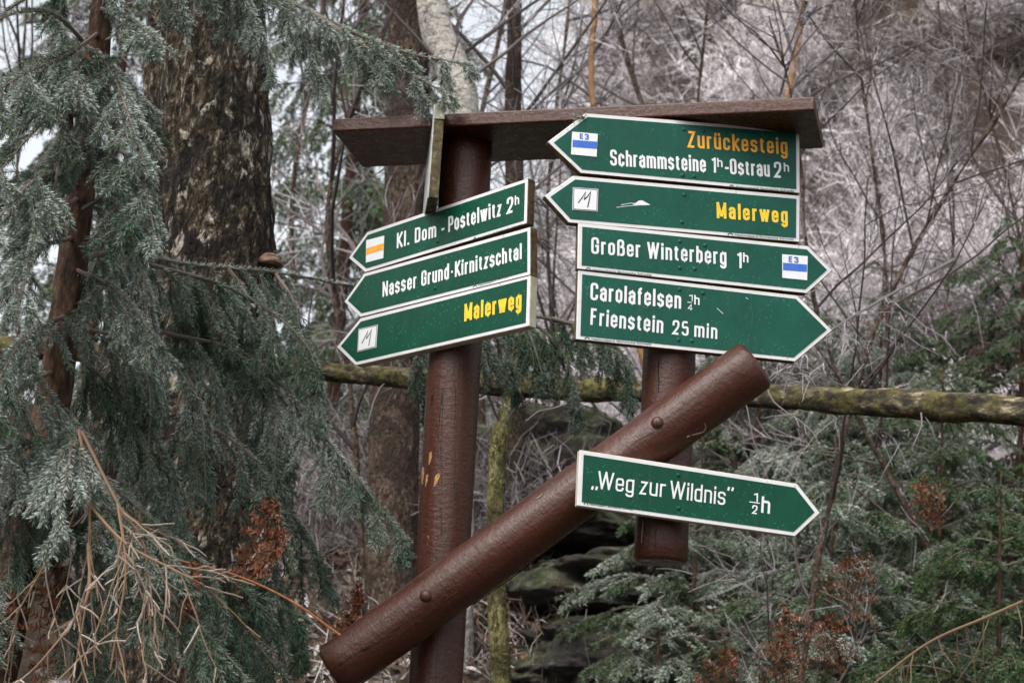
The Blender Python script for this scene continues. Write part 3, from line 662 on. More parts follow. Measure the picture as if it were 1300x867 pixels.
# edge-on plank in front of the roof
def plank():
    a = at(559, 133, 4.80); b = at(550.5, 251, 4.80)
    t = .0125; L = .30; d = nrm(np.array([-.085, 1.0, 0.0])); s = nrm(np.cross(d, [0, 0, 1.0]))
    root = thing('sign_board', 'weathered lichen covered board seen edge-on, fixed upright to the left post under the roof edge', 'sign', (a + b) / 2)
    F = [a - s * t, a + s * t, b + s * t, b - s * t]; n = -d
    bevel(prism(F, n, L).build('board', MT['lichen_plank'], root), .002)
    q = [a - s * t, b - s * t]
    side = [q[0] - s * .003 + d * .004, q[0] - s * .003 + d * (L - .01), q[1] - s * .003 + d * (L - .01), q[1] - s * .003 + d * .004]
    prism(side, -s, .0028).build('panel', MT['metal'], root)
    cp = MB(); F2 = [a - s * t * 1.05 + np.array([0, 0, .0]), a + s * t * 1.05, a + s * t * 1.05 - np.array([0, 0, .04]), a - s * t * 1.05 - np.array([0, 0, .04])]
    prism([p + n * .003 for p in F2], n, .0025).build('lichen', MT['lichen'], root)
plank()
def lichen_tuft():
    rng = np.random.default_rng(4); c = on_plane(734, 150, R1.P0, nR) - nR * .004
    S = c + rng.normal(0, .005, (60, 3)) * np.array([1.6, .8, .8]); D = rng.normal(0, 1, (60, 3)); P = grow(S, D, rng.uniform(.006, .018, 60), 4, .4, 0, rng)
    mb = MB(); tubes(P, np.full((60, 4), .0012), 4, mb); tag(mb.build('lichen_tuft', MT['lichen']), 'small grey-green lichen tuft on the top corner of the highest right sign', 'lichen')
lichen_tuft()

# ------------------------------------------------------------------ spruce foliage
FK = (.0, .08, 1.0, .08)
def needles(mb, P0, P1, dens, Ln, wd, frost, rng, flat=.35, dead=None, fk=FK):
    """needles along segments P0->P1; frost per segment"""
    d = P1 - P0; L = np.linalg.norm(d, axis=1); cnt = rng.poisson(L * dens); s = np.repeat(np.arange(len(L)), cnt); N = len(s)
    if N == 0: return
    t = rng.random(N); ax = nrm(d)[s]; b = P0[s] + d[s] * t[:, None]
    r = rng.normal(0, 1, (N, 3)); r[:, 2] += flat; r = nrm(r - ax * (r * ax).sum(1, keepdims=True))
    A = rng.normal(math.radians(41), .10, N)[:, None]; nd_ = nrm(ax * np.cos(A) + r * np.sin(A))
    ln = Ln * rng.uniform(.7, 1.15, N)[:, None]; per = nrm(np.cross(nd_, rng.normal(0, 1, (N, 3))))
    tip = b + nd_ * ln; mid = b + nd_ * ln * .5
    V = np.stack([b, mid + per * wd / 2, tip, mid - per * wd / 2], 1).reshape(-1, 3)
    f = frost[s] * rng.uniform(.4, 1.2, N) * np.clip(.75 + .5 * r[:, 2], .25, 1.2); g = rng.random(N)
    z = np.zeros(N) if dead is None else dead[s]
    C = np.stack([np.stack([np.clip(f * k, 0, 1), g, z], 1) for k in fk], 1).reshape(-1, 3)
    mb.add(V, np.arange(N * 4).reshape(N, 4), C)
def spray(path, lat, droop, rng, step=.092, t0=.1, keep=None, sub=True, up=0.0, tip_pow=.7, subl=.58):
    """a spruce bough along path (K,3): returns wood tubes list and needle segments"""
    seg = np.linalg.norm(np.diff(path, axis=0), axis=1); cum = np.concatenate([[0], np.cumsum(seg)]); Lt = cum[-1]
    s = np.arange(t0 * Lt, Lt, step); s = np.repeat(s, 2) + rng.uniform(-.4, .4, len(s) * 2) * step; s = np.clip(s, 0, Lt * .995)
    S = np.stack([np.interp(s, cum, path[:, k]) for k in range(3)], 1); e = np.clip(s + .02, 0, Lt)
    T = nrm(np.stack([np.interp(e, cum, path[:, k]) - np.interp(s - .01, cum, path[:, k]) for k in range(3)], 1))
    side = nrm(np.cross(T, np.array([0, 0, 1.0]))); sg = np.where(np.arange(len(s)) % 2 == 0, 1, -1)[:, None]
    tt = s / Lt; prof = np.minimum(1, .35 + tt * 2.2) * (1 - tt) ** tip_pow + .18
    Ll = lat * prof * rng.uniform(.55, 1.15, len(s))
    D = nrm(T * rng.uniform(.5, .9, (len(s), 1)) + side * sg * rng.uniform(.5, .95, (len(s), 1)) + np.array([0, 0, 1.0]) * (up - droop * rng.uniform(.2, .9, (len(s), 1))))
    P = grow(S, D, Ll, 7, .06, -droop * .2, rng)
    if keep is not None:
        k = keep(P[:, -1], rng) & keep(P[:, 3], rng); P = P[k]; Ll = Ll[k]; tt = tt[k]
    segs = [(P[:, i], P[:, i + 1]) for i in range(6)]; wood = [(P, np.linspace(1, .45, 7)[None] * (.0012 + .0045 * Ll)[:, None])]
    if sub and len(P):
        for m, i in enumerate((1, 2, 4)):
            for sgn in (-1, 1):
                Tl = nrm(P[:, i + 1] - P[:, i]); sv = nrm(np.cross(Tl, np.array([0, .0, 1.0])) + rng.normal(0, .25, Tl.shape))
                l2 = Ll * subl * (1 - i / 7.5) * rng.uniform(.6, 1.2, len(Ll)) + .02
                D2 = nrm(Tl * .9 + sv * sgn * .62 + np.array([0, 0, -.3 * droop]))
                Q = grow(P[:, i] + (P[:, i + 1] - P[:, i]) * rng.random((len(P), 1)), D2, l2, 4, .06, -droop * .1, rng)
                if keep is not None and len(Q): Q = Q[keep(Q[:, -1], rng)]
                segs += [(Q[:, j], Q[:, j + 1]) for j in range(3)]; wood.append((Q, np.tile(np.array([.0016, .0014, .0012, .0008]), (len(Q), 1))))
    n = int(max(0, t0 * 1.0) * len(path)); m = max(n, int(len(path) * .22))
    segs.append((path[m:-1], path[m + 1:]))
    return wood, segs
def bough(mw, mn, path, lat, droop, rng, r0=.006, dens=1500, Ln=.0178, wd=.0017, frost=.6, sides=4, fk=FK, **kw):
    wood, segs = spray(path, lat, droop, rng, **kw)
    tubes(path, np.linspace(r0, .0018, len(path)), 6, mw, (.15, rng.random() * .5, 0))
    for P, R in wood:
        if len(P): tubes(P, R, sides, mw, np.stack([np.full(len(P), frost * .25), rng.random(len(P)), np.zeros(len(P))], 1))
    P0 = np.vstack([a for a, b in segs]); P1_ = np.vstack([b for a, b in segs])
    fr = frost * np.clip(1 + 1.5 * np.array([noise.noise(Vector(p * 5.5)) for p in P0]) + rng.normal(0, .12, len(P0)), .1, 1.7)
    needles(mn, P0, P1_, dens, Ln, wd, fr, rng, fk=fk)

def left_spruce():
    rng = np.random.default_rng(11)
    tr = spline([at(138, -420, 4.4), at(134, -60, 4.4), at(122, 80, 4.4), at(96, 300, 4.4), at(72, 480, 4.4), at(40, 640, 4.4), at(5, 800, 4.4), at(-40, 1000, 4.4)], 60)
    g = ground_z(tr[-1][0], tr[-1][1]); tr = np.vstack([tr, [[tr[-1][0] - .05, tr[-1][1], (tr[-1][2] + g) / 2], [tr[-1][0] - .08, tr[-1][1], g - .1]]])
    root = thing('spruce_tree', 'frosted spruce with drooping needle sprays standing in front of the big birch trunk', 'tree', (tr[-1][0], tr[-1][1], g))
    mb = MB()
    rad = np.concatenate([np.interp(np.arange(60), [0, 8, 25, 40, 59], [.018, .026, .033, .042, .052]), [.058, .065]])
    def dsp(P, ph, A, B, R):
        return np.array([[.005 * noise.noise(Vector((math.cos(a) * 2.5, math.sin(a) * 2.5, p[2] * 14))) for a in ph] for p in P])
    tube_n(tr, rad, 24, mb, dsp); mb.build('trunk', MT['spruce_bark'], root, True)
    def clear(P, rng):
        u, v = proj(P)
        bad = ((u > 208) & (u < 340) & (v > 95) & (v < 318)) | ((u > 340) & (u < 1100) & (v > 150) & (v < 345)) | ((u > 205) & (u < 300) & (v > 60) & (v < 120)) | ((u > 620) & (v > 0) & (v < 340)) | ((u > 535) & (v > 560)) | ((u > 100) & (u < 136) & (v > -20) & (v < 75)) | ((u > 58) & (u < 102) & (v > 315) & (v < 415)) | ((u > 52) & (u < 88) & (v > 440) & (v < 520)) | ((u < 45) & (v > -20) & (v < 75)) | ((u > 20) & (u < 62) & (v > 175) & (v < 225)) | ((u > 96) & (u < 125) & (v > 235) & (v < 300)) | ((u > 395) & (u < 540) & (v > 330) & (v < 440))
        out = (u > 396) & (v > 775)
        return ~out & ~(bad & (rng.random(len(u)) < .93))
    mw, mn = MB(), MB()
    Ys = lambda l: spline([at(*p) for p in l], 26)
    B = [  # path, lateral length, droop, frost
     ([(128, 40, 4.4), (85, 70, 4.2), (20, 100, 4.0), (-80, 170, 3.9)], .24, .45, .85),
     ([(125, 10, 4.4), (165, 25, 4.15), (225, 72, 3.95)], .20, .5, .95),
     ([(122, 60, 4.4), (150, 110, 4.1), (190, 225, 3.95)], .18, .6, 1.0),
     ([(118, 110, 4.4), (60, 150, 4.05), (-20, 240, 3.85)], .24, .7, .95),
     ([(104, 215, 4.4), (140, 190, 4.1), (175, 215, 4.0), (200, 310, 3.95)], .20, .7, 1.0),
     ([(100, 235, 4.4), (50, 225, 3.95), (-40, 320, 3.8)], .24, .6, 1.0),
     ([(100, 260, 4.4), (150, 260, 4.5), (190, 330, 4.6)], .2, .8, .8),
     ([(97, 300, 4.4), (30, 330, 4.1), (-40, 460, 4.0)], .24, .7, .9),
     ([(95, 330, 4.4), (150, 322, 4.7), (250, 337, 5.0), (350, 346, 5.2), (450, 364, 5.4)], .26, 1.6, .6),
     ([(450, 364, 5.4), (560, 392, 5.55), (670, 400, 5.6), (760, 425, 5.65), (810, 470, 5.7)], .27, 1.1, .35),
     ([(560, 392, 5.55), (600, 410, 5.5), (640, 440, 5.5), (655, 490, 5.5)], .20, 1.2, .35),
     ([(450, 364, 5.4), (500, 410, 5.45), (530, 450, 5.45), (545, 520, 5.45)], .19, 1.2, .4),
     ([(640, 398, 5.6), (690, 420, 5.6), (720, 460, 5.55), (735, 530, 5.55)], .20, 1.2, .35),
     ([(700, 404, 5.6), (750, 420, 5.6), (790, 450, 5.6), (805, 510, 5.6)], .20, 1.2, .35),
     ([(660, 399, 5.6), (675, 430, 5.55), (690, 480, 5.5)], .18, 1.2, .4),
     ([(225, 335, 4.95), (245, 370, 4.95), (240, 470, 4.9)], .17, 1.2, .7),
     ([(290, 341, 5.05), (312, 380, 5.05), (305, 480, 5.0)], .17, 1.2, .6),
     ([(350, 347, 5.2), (378, 400, 5.15), (375, 520, 5.1)], .18, 1.2, .6),
     ([(160, 323, 4.7), (185, 360, 4.65), (182, 480, 4.6)], .18, 1.2, .8),
     ([(235, 470, 4.9), (255, 520, 4.85), (262, 640, 4.8)], .20, 1.1, .5),
     ([(170, 440, 4.6), (190, 500, 4.55), (185, 620, 4.5)], .20, 1.1, .5),
     ([(100, 250, 4.4), (55, 290, 4.0), (20, 400, 3.85)], .22, .8, 1.0),
     ([(85, 400, 4.4), (30, 430, 4.0), (-20, 520, 3.85)], .24, .8, 1.0),
     ([(120, 70, 4.4), (70, 20, 4.2), (10, 20, 4.0), (-40, 60, 3.95)], .20, .5, .8),
     ([(110, 160, 4.4), (80, 190, 4.1), (60, 290, 4.0)], .2, .9, .9),
     ([(320, 455, 5.0), (350, 520, 4.95), (345, 640, 4.9)], .22, 1.1, .5),
     ([(60, 560, 4.4), (20, 640, 4.2), (10, 740, 4.1)], .22, .9, .7),
     ([(92, 340, 4.4), (150, 370, 4.2), (205, 440, 4.1)], .20, .9, .8),
     ([(82, 412, 4.4), (165, 432, 4.6), (235, 470, 4.9), (290, 520, 5.0)], .27, 1.6, .6),
     ([(78, 440, 4.4), (130, 480, 4.5), (200, 560, 4.6), (240, 680, 4.6)], .26, .9, .45),
     ([(200, 420, 4.85), (320, 455, 5.0), (420, 565, 4.9), (520, 690, 4.8)], .30, .9, .75),
     ([(170, 330, 4.7), (300, 370, 4.95), (390, 440, 4.9), (410, 540, 4.85)], .24, 1.0, .5),
     ([(230, 520, 5.0), (320, 580, 4.9), (390, 690, 5.05), (430, 770, 5.1)], .28, .9, .5),
     ([(60, 540, 4.4), (170, 640, 4.4), (280, 730, 4.4), (395, 790, 4.6)], .24, .9, .4),
     ([(50, 600, 4.4), (150, 700, 4.3), (250, 790, 4.2), (330, 880, 4.2)], .26, .9, .35),
     ([(70, 470, 4.4), (20, 500, 4.1), (-50, 600, 4.0)], .24, .7, 1.0),
     ([(55, 560, 4.4), (10, 570, 4.1), (-60, 640, 4.0)], .26, .7, 1.0),
     ([(60, 560, 4.4), (90, 560, 4.0), (70, 680, 3.9)], .20, .8, .9),
     ([(30, 660, 4.4), (90, 740, 4.4), (140, 850, 4.3)], .24, .9, .3),
     ([(140, -200, 4.4), (230, -100, 4.7), (330, -20, 4.9), (420, 28, 4.9), (510, 65, 4.85), (600, 84, 4.8)], .22, .75, .85),
     ([(400, 18, 4.9), (480, 70, 4.85), (582, 128, 4.8)], .14, .8, .9),
     ([(140, -200, 4.4), (230, -80, 4.6), (310, -10, 4.75), (345, 90, 4.75)], .22, .9, .9),
     ([(330, -30, 4.9), (385, 30, 4.9), (415, 130, 4.9)], .20, .9, .8),
     ([(138, -150, 4.4), (190, -60, 4.3), (230, -10, 4.3), (238, 60, 4.3)], .2, .8, .9),
     ([(250, -90, 4.7), (290, -40, 4.8), (305, 40, 4.9)], .16, .8, .8),
     ([(136, -120, 4.4), (80, -60, 4.1), (-30, 20, 3.9)], .26, .5, .8),
     ([(120, 90, 4.4), (170, 120, 4.7), (215, 190, 4.9)], .16, .8, .7),
     ([(110, 170, 4.4), (160, 240, 4.75), (205, 330, 4.9)], .18, .9, .6),
     ([(240, 420, 5.1), (300, 470, 5.2), (350, 560, 5.2), (370, 660, 5.1)], .26, 1.1, .4),
     ([(120, 500, 4.7), (200, 600, 4.9), (260, 720, 4.9), (300, 820, 4.8)], .28, 1.0, .35),
     ([(300, 640, 4.9), (350, 720, 5.0), (390, 830, 5.0)], .26, .9, .35),
     ([(200, 700, 4.8), (300, 790, 4.7), (380, 880, 4.6)], .28, .9, .35),
    ]
    for px, lat, dr, fr in B:
        bough(mw, mn, Ys(px), lat, dr, rng, r0=.008 if len(px) > 4 else .0055, frost=fr, keep=clear, t0=.12)
    for k in range(18):   # fill round the stem
        v = rng.uniform(-40, 900); i = np.argmin([abs(proj(p)[1] - v) for p in tr]); p = tr[i]; a = rng.uniform(0, 2 * math.pi)
        L = rng.uniform(.35, .6); e = p + np.array([math.cos(a) * L, math.sin(a) * L * .8, -.35 * L]); u2, v2 = proj(e)
        if not (-150 < u2 < 240): continue
        m = (p + e) / 2 + np.array([0, 0, .06]); bough(mw, mn, spline([p, m, e], 16), .2, .8, rng, frost=.35 if a < math.pi else .8, keep=clear, t0=.2)
    mw.build('branches', MT['spruce_twig'], root); mn.build('needles', MT['needle'], root)
    st = spline([at(88, 190, 4.2), at(90, 150, 4.18), at(92, 122, 4.17)], 8); m2 = MB(); tubes(st, np.linspace(.010, .002, 8), 7, m2)
    m2.build('broken_stub', MT['spruce_bark'], root)
left_spruce()

# ------------------------------------------------------------------ trunks
def trunk_tree(name, label, cat, pts, radii, mat, sides=28, seg=70, disp=.012, dscale=6, extra=None, group=None, to_ground=True):
    P = spline(pts, seg); r = np.interp(np.linspace(0, 1, seg), np.linspace(0, 1, len(radii)), radii)
    if to_ground:
        g = ground_z(P[-1][0], P[-1][1])
        if P[-1][2] > g - .1:
            n = max(2, int((P[-1][2] - g) / .15) + 2); dirn = P[-1] - P[-2]; dirn[2] = min(dirn[2], -.01); dirn = dirn / -dirn[2]
            dirn = np.clip(dirn, -.12, .12); dirn[2] = -1
            ext = np.array([P[-1] + dirn * h for h in np.linspace(.1, P[-1][2] - g + .15, n)]); P = np.vstack([P, ext]); r = np.concatenate([r, np.linspace(r[-1], r[-1] * 1.15, n)])
    base = P[-1]; root = thing(name, label, cat, (base[0], base[1], base[2]), group)
    def dsp(Pp, ph, A, B, R):
        return np.array([[disp * noise.fractal(Vector((math.cos(a) * R[i, 0] * dscale * 4, math.sin(a) * R[i, 0] * dscale * 4, p[2] * dscale * .6)), 1, 2, 3) for a in ph] for i, p in enumerate(Pp)])
    mb = MB(); tube_n(P, r, sides, mb, dsp); mb.build('trunk', mat, root, True)
    return root, P, r
bt, bp, br = trunk_tree('birch_tree', 'thick old birch with dark fissured bark, pale patches and a bracket fungus', 'tree',
    [at(268, -500, 5.9), at(270, -60, 5.9), at(272, 150, 5.9), at(272, 330, 5.9), at(258, 520, 5.9), at(242, 720, 5.9), at(232, 880, 5.9)], [.15, .165, .172, .178, .205, .235, .26], MT['birch_old'], 90, 220, .016, 9)
def fungus():
    c = at(342, 334, 5.84); V = []; F = []; n = 18
    for k, (r, z) in enumerate(((.002, .030), (.022, .027), (.036, .019), (.041, .014), (.050, .003), (.054, -.006), (.048, -.013), (.002, -.010))):
        for j in range(n):
            a = 2 * math.pi * j / n; V.append(c + np.array([math.cos(a) * r * .8, math.sin(a) * r, z]))
    for k in range(7):
        for j in range(n): F.append([k * n + j, k * n + (j + 1) % n, (k + 1) * n + (j + 1) % n, (k + 1) * n + j])
    mb = MB(); mb.add(V, F); mb.build('bracket_fungus', noise_mat('bracket_fungus', [(.35, (.05, .032, .022)), (.5, (.15, .085, .05)), (.62, (.25, .2, .16))], 30, .9, (.6, .6, 5), .7, .01), bt, True)
fungus()
# second birch stem on the left
trunk_tree('birch_tree', 'dark leaning birch stem half hidden left of the thick old birch', 'tree', [at(215, -300, 6.3), at(205, 60, 6.3), at(195, 250, 6.3), at(160, 420, 6.3), at(140, 600, 6.3), at(130, 880, 6.3)], [.05, .055, .06, .075, .09, .10], MT['birch_old'], 40, 90, .01, 9)

def crown_from(root, P, r, rng, n0, t0, L0, mat, lev=3, up=.25, spread=1.0, fr=(.1, .45, .8), t1=1.0, m1=6, m2=5, name='crown', grav=0.0, rs=1.0, wn=.10):
    mb = MB(); par, t, S, D = kids(P[None][:, ::-1], None, None, n0, t0, spread, rng, t1)
    D = nrm(D + np.array([0, 0, up])); L = L0 * rng.uniform(.5, 1.15, n0) * (1.15 - .6 * t)
    P0 = grow(S, D, L, 9, wn, .03 + grav, rng); R0 = np.linspace(1, .25, 9)[None] * (.004 + .0055 * L)[:, None] * rs
    tubes(P0, R0, 5, mb, np.stack([np.full(n0, fr[0]), rng.random(n0), np.zeros(n0)], 1))
    par, t, S, D = kids(P0, L, None, m1, .15, .8, rng); L1_ = L[par] * rng.uniform(.22, .5, len(par)) * (1.2 - .6 * t)
    P1_ = grow(S, D, L1_, 6, .16, grav, rng); tubes(P1_, np.linspace(1, .4, 6)[None] * (.0022 + .0036 * L1_)[:, None] * rs, 3, mb, np.stack([np.full(len(par), fr[1]), rng.random(len(par)), np.zeros(len(par))], 1))
    if lev > 2:
        par, t, S, D = kids(P1_, L1_, None, m2, .15, .8, rng); L2_ = L1_[par] * rng.uniform(.25, .55, len(par)) + .02
        P2_ = grow(S, D, L2_, 4, .16, grav, rng); tubes(P2_, np.tile(np.linspace(.0026, .0013, 4) * rs, (len(par), 1)), 3, mb, np.stack([np.full(len(par), fr[2]) * rng.uniform(.5, 1.2, len(par)), rng.random(len(par)), np.zeros(len(par))], 1).clip(0, 1))
    return mb.build(name, mat, root)

# background trunks (pixel, distance) with bare crowns
def bg_tree(name, label, cat, px, radii, mat, seed, n0=26, t0=.25, L0=1.6, group=None, fr=(.1, .4, .7), **kw):
    rng = np.random.default_rng(seed)
    root, P, r = trunk_tree(name, label, cat, [at(*p) for p in px], radii, mat, 16, 40, .008, 8, group=group)
    if n0: crown_from(root, P, r, rng, int(n0 * (.42 if px[1][0] < 760 else .8)), t0, L0, MT['twig'], fr=fr, **kw)
    return root
GT = 'trees in the frosty wood behind the sign'
bg_tree('birch_tree', 'pale white birch trunk leaning above the roof left of its middle', 'tree', [(535, -300, 9), (548, 0, 9), (575, 90, 9), (585, 150, 9), (575, 420, 9), (570, 760, 9)], [.07, .075, .085, .09, .10, .11], MT['birch_pale'], 21, 22, .45, 1.7, GT)
bg_tree('bare_tree', 'broad brown trunk standing behind the left post', 'tree', [(512, -300, 9.4), (518, 0, 9.4), (515, 250, 9.4), (502, 500, 9.4), (497, 800, 9.4)], [.09, .105, .11, .12, .13], MT['trunk_brown'], 22, 30, .35, 2.4, GT)
bg_tree('bare_tree', 'slim dark trunk rising above the roof right of the pale birch', 'tree', [(660, -300, 10), (654, 0, 10), (652, 140, 10), (655, 420, 10), (650, 760, 10)], [.03, .035, .045, .05, .06], MT['trunk_brown'], 23, 24, .4, 1.8, GT)
bg_tree('bare_tree', 'thin yellow-green algae covered trunk below the sign between the posts', 'tree', [(668, 380, 8.2), (645, 510, 8), (632, 580, 8), (629, 700, 8), (636, 860, 8)], [.03, .034, .036, .036, .04], MT['trunk_moss'], 24, 10, .5, .8, GT)
bg_tree('sapling', 'thin orange-barked sapling upright above the roof near its middle', 'tree', [(752, -200, 10), (755, 0, 10), (753, 130, 10), (800, 380, 10), (838, 560, 10), (848, 800, 10)], [.012, .015, .017, .022, .026], MT['orange_bark'], 25, 20, .5, 1.2, GT)
bg_tree('sapling', 'slanting orange-brown sapling above the right half of the roof', 'tree', [(1040, -150, 9.5), (1020, 0, 9.5), (998, 130, 9.5), (930, 330, 9.5), (850, 520, 9.5), (836, 800, 9.5)], [.010, .014, .018, .024, .028], MT['orange_bark'], 26, 18, .5, 1.3, GT)
k = 0
for u, Y, rad, lab in ((385, 11, .018, 'bare tree with tangled twigs right beside the thick old birch'), (445, 9.5, .014, 'thin bare tree just above the tips of the left signs'), (610, 13, .026, 'bare tree with a broad twiggy crown behind the left post top'),
                       (705, 12, .014, 'dark bare tree branching over the middle of the roof'), (820, 13, .024, 'bare tree on the slope behind the right post'), (25, 12, .013, 'bare tree glimpsed behind the spruce at the far left')):
    rng = np.random.default_rng(40 + k); s = rng.uniform(-60, 60)
    bg_tree('bare_tree', lab, 'tree', [(u + s * 2, -250, Y), (u + s, 0, Y), (u - s * .5, 250, Y), (u, 500, Y), (u + s * .4, 780, Y)], [rad * .5, rad * .7, rad * .8, rad, rad * 1.15], MT['trunk_brown'], 40 + k, 50, .12, 2.0, GT, fr=(.05, .15, .35), rs=.9, t1=.95, m1=8, m2=6); k += 1
# bare saplings with thin arching branches on the right
for i, (u0, v0, u1, v1, Y, lab) in enumerate(((1040, 700, 1300, 90, 7.6, 'bare sapling arching up to the right behind the arrow tips'), (1085, 760, 1090, 60, 9, 'upright bare sapling right of the roof end'), (1180, 700, 1010, 150, 8.4, 'bare sapling leaning left behind the stacked right signs'), (1290, 640, 1230, 40, 9.5, 'twiggy rimed shrub tree near the right edge of the picture'), (960, 700, 900, -40, 10, 'bare sapling rising behind the roof right of the middle'), (1150, 640, 1190, -20, 11, 'rimed bare tree high on the slope at upper right'))):
    mid = ((u0 + u1) / 2 + (40 if i % 2 else -50), (v0 + v1) / 2, Y)
    bg_tree('sapling', lab, 'tree', [(u1 + (u1 - u0) * .2, v1 - 130, Y), (u1, v1, Y), mid, (u0, v0, Y)], [.004, .006, .009, .013], MT['trunk_brown'], 60 + i, 30, .12, 1.3, GT, fr=(.04, .14, .4), m1=6, m2=6, rs=.62, wn=.11)

# fallen mossy log
def fallen_log():
    P = spline([at(-150, 425, 6.9), at(60, 445, 7.0), at(400, 470, 7.0), at(620, 488, 6.7), at(850, 497, 6.45), at(1050, 508, 6.2), at(1300, 523, 6.0), at(1500, 545, 5.85)], 120)
    r = np.interp(np.arange(120), [0, 40, 70, 119], [.038, .037, .038, .049])
    root = thing('fallen_trunk', 'mossy fallen birch trunk lying level behind the signpost', 'fallen tree', P[60])
    def dsp(Pp, ph, A, B, R): return np.array([[.010 * noise.fractal(Vector((math.cos(a) * 2, math.sin(a) * 2, p[0] * 9)), 1, 2, 4) + .012 * noise.noise(Vector((p[0] * 2.2, math.cos(a) * .6, 5))) for a in ph] for p in Pp])
    mb = MB(); tube_n(P, r, 24, mb, dsp, True); mb.build('trunk', MT['log'], root, True)
    rng = np.random.default_rng(5); n = 14; i = rng.integers(15, 112, n); S = P[i]; D = rng.normal(0, .5, (n, 3)); D[:, 2] -= .5
    Q = grow(S, D, rng.uniform(.12, .4, n), 6, .2, -.06, rng); 
    for q in Q: m2 = MB(); tubes(q, np.linspace(.0032, .0013, 6), 4, m2, (rng.uniform(.05, .3), rng.random(), 0)); m2.build('dead_twig', MT['twig'], root)
fallen_log()

# hanging rimed twigs in front of the fallen trunk
def hang_twigs():
    rng = np.random.default_rng(8)
    S = np.array([at(u, v, 6.0) for u, v in zip(rng.uniform(985, 1130, 12), rng.uniform(395, 470, 12))]); D = rng.normal(0, .5, (12, 3)); D[:, 2] -= .6
    main = spline([at(1210, 330, 6.2), at(1120, 380, 6.1), at(1040, 430, 6.0), at(960, 500, 6.0)], 20)
    root = thing('hanging_branch', 'thin bare branch with drooping rimed twigs right of the lowest stacked sign', 'branch', main[0])
    mb = MB(); tubes(main, np.linspace(.006, .002, 20), 5, mb, (.2, .4, 0)); i = rng.integers(6, 19, 16)
    Q = grow(main[i], D[rng.integers(0, 12, 16)], rng.uniform(.12, .3, 16), 9, .22, -.12, rng); tubes(Q, np.tile(np.linspace(.0026, .0011, 9), (16, 1)), 4, mb, (.35, .6, 0))
    _, _, S2, D2 = kids(Q, None, None, 4, .2, .8, rng); Q2 = grow(S2, D2, rng.uniform(.03, .10, len(S2)), 4, .2, -.05, rng); tubes(Q2, np.tile(np.linspace(.0016, .0009, 4), (len(S2), 1)), 3, mb, (.5, .6, 0))
    mb.build('twigs', MT['twig'], root)
hang_twigs()

# ------------------------------------------------------------------ other conifers
def conifer(label, base, H, Rb, seed, frost=.5, dens=620, Ln=.021, wd=.0034, fk=(.05, .45, 1.0, .45), nwh=None, droop=.5, up=.15, group='young spruces behind the signpost', lean=0, t_lo=.05):
    rng = np.random.default_rng(seed); base = np.array(base, float)
    root = thing('spruce_tree', label, 'tree', base, group)
    tr = spline([base + np.array([0, 0, -.1]), base + np.array([lean * .4, 0, H * .5]), base + np.array([lean, 0, H])], 24)
    mb = MB(); tubes(tr, np.linspace(.008 + .0065 * H, .003, 24), 9, mb); mb.build('trunk', MT['spruce_bark'], root, True)
    mw, mn = MB(), MB(); nw = nwh or max(8, int(H / .15))
    for q in np.linspace(t_lo, .97, nw):
        p = tr[min(23, int(q * 23))]; Lb = Rb * (1 - q) ** .75 + .12
        nb = 5 if q < .8 else 4; a0 = rng.uniform(0, 6.28)
        for j in range(nb):
            a = a0 + j * 6.283 / nb + rng.normal(0, .2); L = Lb * rng.uniform(.75, 1.1); d = np.array([math.cos(a), math.sin(a), 0])
            path = spline([p, p + d * L * .5 + np.array([0, 0, up * L - .12 * L * droop]), p + d * L + np.array([0, 0, up * L * .9 - .5 * L * droop])], 12)
            bough(mw, mn, path,   .36 * L + .06, droop, rng, r0=.003 + .004 * L, dens=dens, Ln=Ln, wd=wd, frost=.72 * frost * rng.uniform(.4, 1.4), sides=3, fk=fk, step=.115, t0=.15, sub=L > .3, subl=.38)
    mw.build('branches', MT['spruce_twig'], root); mn.build('needles', MT['needle_far'], root)
    return root
def gpos(u, Y, dz=0):
    x = (u - 650) / FPX * Y * 1.04; return (x, Y, ground_z(x, Y) + dz)
for lab, u, Y, H, Rb, sd, fr in (
    ('young frosted spruce with level branches and a slim leader right of the lowest arrow sign', 1050, 8.2, 1.75, .85, 101, .85),
    ('dense dark green spruce filling the right edge below the fallen trunk', 1255, 7.6, 2.2, 1.15, 102, .14),
    ('low frosted spruce directly under the short post end', 885, 8.6, 1.35, .75, 103, .95),
    ('green spruce at the bottom right corner behind the tan dry branch', 1150, 7.0, 1.25, .85, 104, .22),
    ('pale rimed spruce just below the brace end and fallen trunk', 960, 10.2, 1.9, .95, 105, 1.1),
    ('spruce reaching above the fallen trunk at the right edge', 1290, 9.4, 1.7, 1.0, 106, .4),
    ('frosted spruce behind the tip of the lowest arrow sign', 1110, 9.4, 1.9, .9, 107, .95),
    ('small frosted spruce at the bottom edge right of the dark rock pile', 985, 7.3, 1.05, .7, 108, .7),
    ('mid green spruce between the two large ferns and the right edge', 1185, 8.6, 1.9, .9, 109, .45),
    ('lowest frosted spruce beside the dark rock pile', 840, 8.2, .95, .55, 110, .9)):
    conifer(lab, gpos(u, Y), H, Rb, sd, fr, lean=.04)
far = dict(group='dark spruces far behind the left signs', dens=80, Ln=.05, wd=.014, droop=1.0, up=.1, t_lo=.1)
conifer('tall dark spruce with hanging boughs right of the thick birch', gpos(430, 17), 11, 1.9, 111, .45, nwh=24, **far)
conifer('tall dark spruce far back behind the left post', gpos(485, 24), 10, 1.8, 112, .5, nwh=24, **far)
conifer('tall dark spruce glimpsed left of the thick birch', gpos(120, 18), 12, 2.0, 113, .4, nwh=22, **far)

